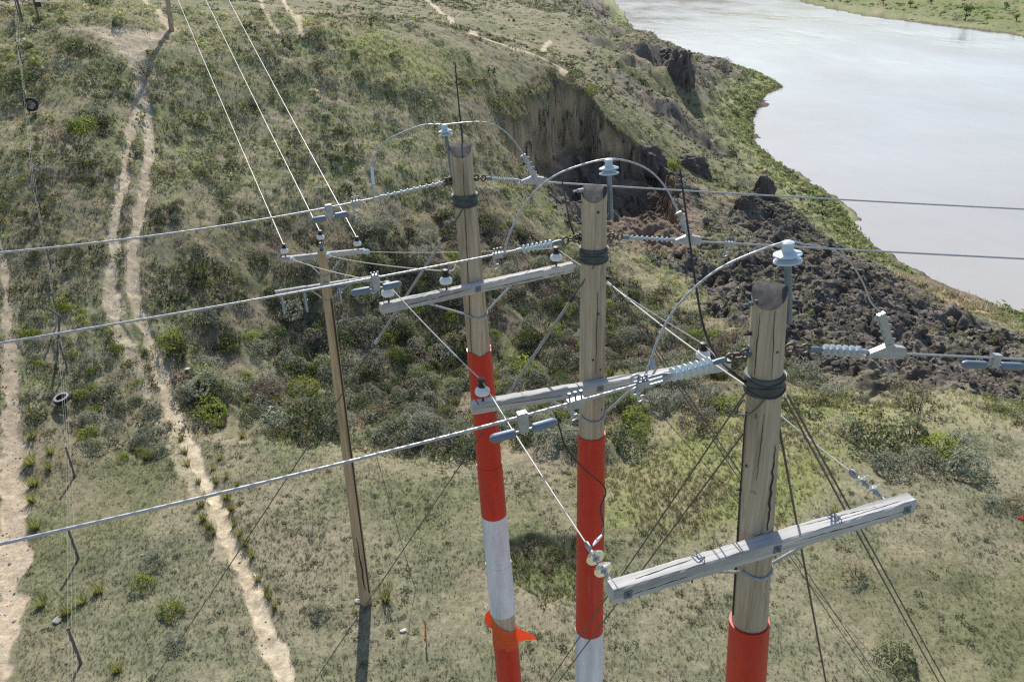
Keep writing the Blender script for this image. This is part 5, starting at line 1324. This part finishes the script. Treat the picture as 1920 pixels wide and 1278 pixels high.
wire('ground_lead', spline([at(1400, 770, PC.z(770) - .04)] + [PC.pt(y) - CX * (PC.r(PC.s(y)) + .006) - _F * .03 for y in (800, 870, 940, 1010, 1080, 1150)]), .006, M_BLACK, 'black lead running down the left side of the nearest pole')

# ---------------------------------------------------------------- pole on the ridge
bF = G(322, 57); zf = proj(bF)[2]
PF = make_axis((286, -208), zf * .985, (322, 57), .11, .16, bF[1])
tF = thing('utility_pole', PF.foot, 'distant wooden pole on the bare ridge top casting a long shadow', 'utility pole'); shaft(PF, tF, M_POLE2, .0)
armF = (PF.top + np.array([-1.15, -.3, -.25]), PF.top + np.array([1.15, .3, -.25]))
part('crossarm', MB().box((armF[0] + armF[1]) / 2 + [0, -.15, 0], armF[1] - armF[0], np.cross(armF[1] - armF[0], [0, 0, 1.]), [0, 0, 1], (1.25, .06, .07)), M_ARM, tF)
part('brace', MB().tube([armF[0] * .75 + armF[1] * .25, PF.top - [0, .13, .8], armF[0] * .25 + armF[1] * .75], .02, 5), M_GALV, tF)
nF = [pin_insulator(tF, q + np.array([0, -.15, .06]), 1.4) for q in armF]; nF.insert(1, pin_insulator(tF, PF.top, 1.4))
for k in range(3): wire('line_wire', line(dT[k], nF[k], .25, 60), .0095, M_WIRE, '%s of the three bright wires climbing from the thin pole to the ridge' % ['leftmost', 'middle one', 'rightmost'][k], 'wire', None, None, 6)

# ---------------------------------------------------------------- fence, tyres, stake, ribbons
posts = [(38, 40), (42, 122), (56, 214), (76, 392), (95, 500), (110, 600), (126, 690), (140, 893), (147, 1047), (152, 1243)]
bp = [G(*q) for q in posts]; tFe = thing('wire_fence', bp[-1], 'wire fence with thin dark posts running up the hill on the left', 'fence')
tops = []
for i, b in enumerate(bp):
    lean = np.array([random.uniform(-.07, .05), random.uniform(-.05, .05), 0]); t = b + lean + [0, 0, 1.25]; tops.append(t)
    part('post', MB().tube([b - [0, 0, .2], t], [.042, .036], 7), M_POST, tFe)
fw = NT('fence_wire'); fw.b.inputs['Base Color'].default_value = (.16, .155, .15, 1); fw.b.inputs['Roughness'].default_value = .5; M_FW = fw.m
far_end = bp[0] + (bp[0] - bp[1]) * .9; far_end[2] = gh(far_end[0], far_end[1])[0]; near_end = bp[-1] + (bp[-1] - bp[-2]) * 1.1; near_end[2] = 0
for f in (.35, .68, .96):
    pts = [far_end + [0, 0, 1.2 * f]] + [b + (t - b) * f for b, t in zip(bp, tops)] + [near_end + [0, 0, 1.2 * f]]
    part('fence_strand', MB().tube(pts, .0028, 5), M_FW, tFe)
b = G(105, 664); bt = at(112, 592, proj(b)[2] * .985); tp = bt + np.array([-.32, .0, .30])
tag(part('bent_post', MB().tube([b - [0, 0, .2], b * .5 + bt * .5 + [.03, 0, 0], bt, tp], [.05, .045, .042, .04], 8), M_POST2 if 'M_POST2' in globals() else M_POST, loc=b), 'tall post with a pale bent top beside the fence', 'post')
for px, py in ((42, 37), (74, 41)):
    b = G(px, py); po = tag(part('post', MB().tube([b - [0, 0, .2], b + [0, 0, 1.3]], .07, 6), M_POST, loc=b), {42: 'short dark post beside the far end of the fence', 74: 'dark far post right of the fence with a small dark plate'}[px], 'post')
    if px == 74: part('plate', MB().box(b + [.2, -.02, 1.0], [1, 0, 0], [0, 1, 0], [0, 0, 1], (.2, .02, .14)), M_DARK, po)
def tyre(c, axis, R, label, wall=None):
    th_ = thing('tyre', c, label, 'tyre'); ax = unit(axis); w_ = R * .62
    prof = []
    for k in range(20): a = 2 * math.pi * k / 20; prof.append((w_ / 2 * math.sin(a) * (1.0 if abs(math.sin(a)) < .9 else .95), R * .78 + R * .22 * (abs(math.cos(a)) ** .6) * (1 if math.cos(a) > 0 else -1)))
    prof.append(prof[0]); o_ = part('tread', MB().lathe(np.asarray(c), np.asarray(c) + ax, prof, 28, caps=False), M_TYRE, th_)
    part('side_wall', MB().lathe(np.asarray(c), np.asarray(c) + ax, [(w_ * .502, R * .62), (w_ * .512, R * .66), (w_ * .515, R * .84), (w_ * .49, R * .9)], 28, caps=False), wall or M_TYREWALL, th_)
p = G(60, 214); tyre(at(58, 196, proj(p)[2] - .25), unit(CAM - p) * .9 + np.array([.25, 0, .1]), .37, 'black tyre hung upright on the fence high on the hill', M_TYRE)
p = G(120, 760); tyre(p + np.array([0, 0, .30]), np.array([-.1, -.2, 1.0]), .31, 'dusty tyre lying flat by the fence on the lower slope')
b = G(799, 1200); st = thing('survey_stake', b, 'survey stake with an orange ribbon right of the thin pole shadow', 'stake'); tpk = b + np.array([.02, .02, .62])
part('stake', MB().box((b + tpk) / 2, [1, 0, 0], [0, 1, 0], tpk - b, (.014, .010, .36)), M_POST, st); part('ribbon', MB().prism([tpk + [-.02, -.02, -.02], tpk + [.03, -.02, 0], tpk + [.012, -.04, -.2], tpk + [-.02, -.06, -.42], tpk + [-.05, -.06, -.44], tpk + [-.025, -.03, -.22]], [0.1, 1, .1], .01), M_ORANGE, st)
b = G(1914, 973); tag(part('orange_ribbon', MB().prism([b + [-.08, .05, .03], b + [.02, .06, .08], b + [.2, .03, .06], b + [.22, -.05, .02], b + [.03, -.03, .01]], [0, -.5, 1], .02), M_ORANGE, loc=b), 'scrap of orange ribbon lying on the grass at the right edge', 'ribbon')
M_STONE = simple('pale_stone', (.50, .47, .42), .85, 0, .2, 8, .3)
def stone(px, py, wpx, label, mat=M_STONE, sub=2, sq=.8, seed=1):
    p = G(px, py); v, f = proto_rock(seed, 2); s = wpx * proj(p)[2] / FPX / 1.6; mb = MB().add([tuple(p + q * np.array([s, s, s * sq]) + [0, 0, s * .2]) for q in v], [tuple(k) for k in f]); return tag(part('stone', mb, mat, loc=p, sharp=20), label, 'stone')
for k, (px, py, w_, lab) in enumerate([(108, 1163, 14, 'pale stone on the flat near the fence and grass tufts'), (352, 692, 7, 'white stone on the slope right of the rutted track'), (672, 1128, 12, 'pale stone at the foot of the thin pole'), (757, 1182, 9, 'small pale stone between the thin pole and the survey stake')]): stone(px, py, w_, lab, seed=40 + k)

# ---------------------------------------------------------------- dark earth outcrops
def outcrop(px, py, wid, hgt, label, seed, depth=None, lean=0.):
    import bmesh
    p = G(px, py); bm = bmesh.new(); bmesh.ops.create_icosphere(bm, subdivisions=5, radius=1); V = np.array([v.co[:] for v in bm.verts]); F = [tuple(v.index for v in f.verts) for f in bm.faces]; bm.free()
    ang = np.arctan2(V[:, 1], V[:, 0]); n1 = vnoise(ang * 2.2 + seed, V[:, 2] * .5 + 9, .5, seed) - .5; n2 = fbm(V[:, 0] * 2 + seed, V[:, 1] * 2 + V[:, 2] * 2.6, .7, seed + 3, 4) - .5
    rad = np.hypot(V[:, 0], V[:, 1]); sq = np.clip(rad, .001, 1) ** -.45
    X = V[:, 0] * sq * (1 + .35 * n1 + .55 * n2) * (1.12 - .35 * V[:, 2]); Yv = V[:, 1] * sq * (1 + .35 * n1 + .55 * n2) * (1.12 - .35 * V[:, 2]); Z = V[:, 2] * (1 + .45 * n2)
    s = wid / 2; d_ = (depth or wid) / 2; W_ = np.c_[p[0] + X * s + lean * Z, p[1] + Yv * d_ + d_ * .6, p[2] + Z * hgt]
    mb = MB().add([tuple(q) for q in W_], F); return tag(part('earth_outcrop', mb, M_OUTC, loc=p, sharp=25), label, 'outcrop')
m = NT('dark_earth'); n = m.noise(m.mapping((2.2, 2.2, .6)), 1, 5, .7); m.l(m.ramp(n, [(.3, (.09, .078, .07)), (.7, (.19, .16, .14))]), m.b.inputs['Base Color']); m.b.inputs['Roughness'].default_value = .95; n2 = m.noise(m.mapping((7, 7, 5)), 1, 5, .7); m.bump(n2, .9, .12); M_OUTC = m.m
outcrop(1434, 372, 2.0, 2.0, 'dark earth pinnacle standing above the slump by the river', 3)
outcrop(1402, 388, 1.6, 1.0, 'low dark earth lump left of the pinnacle', 8)
outcrop(1277, 150, 3.4, 4.0, 'tall dark earth bluff on the hill edge above the green point', 5, 6)
outcrop(1252, 112, 3.0, 1.6, 'weathered dark bank left of the tall bluff', 12, 6)
outcrop(1295, 318, 3.6, 1.2, 'dark undercut bank at the right rim of the slump', 9, 2.4)
outcrop(1212, 306, 3.6, 1.4, 'dark earth shoulder at the right foot of the scarp', 15, 3)

# ---------------------------------------------------------------- trees of the far bank
def tree(px, py, hgt, label, seed):
    p = G(px, py); r = np.random.default_rng(seed); o = thing('tree', p, label, 'tree')
    part('trunk', MB().tube([p - [0, 0, .3], p + [.1, 0, hgt * .35], p + [.0, 0, hgt * .7]], [.22, .15, .06], 7).tube([p + [0, 0, hgt * .3], p + [hgt * .2, 0, hgt * .6]], [.1, .04], 5).tube([p + [0, 0, hgt * .25], p + [-hgt * .2, .3, hgt * .55]], [.1, .04], 5), M_STEM, o)
    Vs, Fs, Cs = [], [], []; b = 0
    for k in range(9):
        pv, pf = proto_clump(90, seed * 20 + k, .3); c = np.array([r.normal(0, .2), r.normal(0, .2), r.uniform(.25, .8)]) * hgt; s = hgt * r.uniform(.16, .3)
        Vs.append(pv * s + c); Fs.append(pf + b); b += len(pv); cc = np.array([(.10, .16, .045), (.14, .2, .05), (.08, .12, .045)])[r.choice(3, len(pv) // 4)] * r.uniform(.8, 1.2, (len(pv) // 4, 1)); Cs.append(np.repeat(cc, 4, axis=0))
    link('crown', mesh_np('crown', np.concatenate(Vs), np.concatenate(Fs), M_LEAF, np.concatenate(Cs), smooth_=False), o)
tree(1809, 40, 5.6, 'single rounded green tree on the opposite river bank', 3)
for k, (px, py, h_) in enumerate([(1706, 14, 3.5), (1655, 8, 3.2), (1885, 20, 3.0), (1575, 4, 3.0), (1745, 8, 2.6), (1905, 40, 2.4)]):
    tree(px, py, h_, ['low dark tree left of the rounded tree on the opposite bank', 'small dark tree far up the opposite bank', 'small tree near the right edge on the opposite bank', 'leftmost small tree where the opposite bank begins', 'small tree behind the rounded tree on the opposite bank', 'low bush tree at the right edge of the opposite shore'][k], 11 + k)
# ---------------------------------------------------------------- light, camera
SUN_AZ, SUN_EL = math.radians(-4.5), math.radians(44)      # azimuth from +Y, clockwise
sd = np.array([math.sin(SUN_AZ) * math.cos(SUN_EL), math.cos(SUN_AZ) * math.cos(SUN_EL), math.sin(SUN_EL)])
from mathutils import Vector, Matrix
sl = bpy.data.lights.new('sun', 'SUN'); sl.energy = 4.6; sl.angle = math.radians(.53); sl.color = (1, .95, .87)
so = bpy.data.objects.new('sun', sl); COL.objects.link(so)
so.rotation_euler = Vector(sd).to_track_quat('Z', 'Y').to_euler(); so.location = (0, 30, 60)
w = bpy.data.worlds.new('World'); SC.world = w; w.use_nodes = True
bg = w.node_tree.nodes['Background']; sky = w.node_tree.nodes.new('ShaderNodeTexSky')
sky.sky_type = 'NISHITA'; sky.sun_disc = False; sky.sun_elevation = SUN_EL; sky.sun_rotation = SUN_AZ
sky.air_density = 1.0; sky.dust_density = 2.0; sky.ozone_density = 1.0; sky.altitude = 700
w.node_tree.links.new(sky.outputs[0], bg.inputs[0]); bg.inputs[1].default_value = .125
cd = bpy.data.cameras.new('camera'); cam = bpy.data.objects.new('camera', cd); COL.objects.link(cam)
cd.sensor_width = 36; cd.lens = FPX / 1920 * 36; cd.clip_end = 3000; cd.clip_start = .1
Mx = Matrix([[CX[0], CU[0], -_F[0], CAM[0]], [CX[1], CU[1], -_F[1], CAM[1]], [CX[2], CU[2], -_F[2], CAM[2]], [0, 0, 0, 1]])
cam.matrix_world = Mx
SC.camera = cam
vs = SC.view_settings; vs.view_transform = 'Standard'; vs.look = 'None'; vs.exposure = .3; vs.gamma = 1
try: SC.display_settings.display_device = 'sRGB'
except Exception: pass
SC.cycles.max_bounces = 6; SC.cycles.diffuse_bounces = 3; SC.cycles.use_denoising = False; SC.cycles.filter_width = 1.3
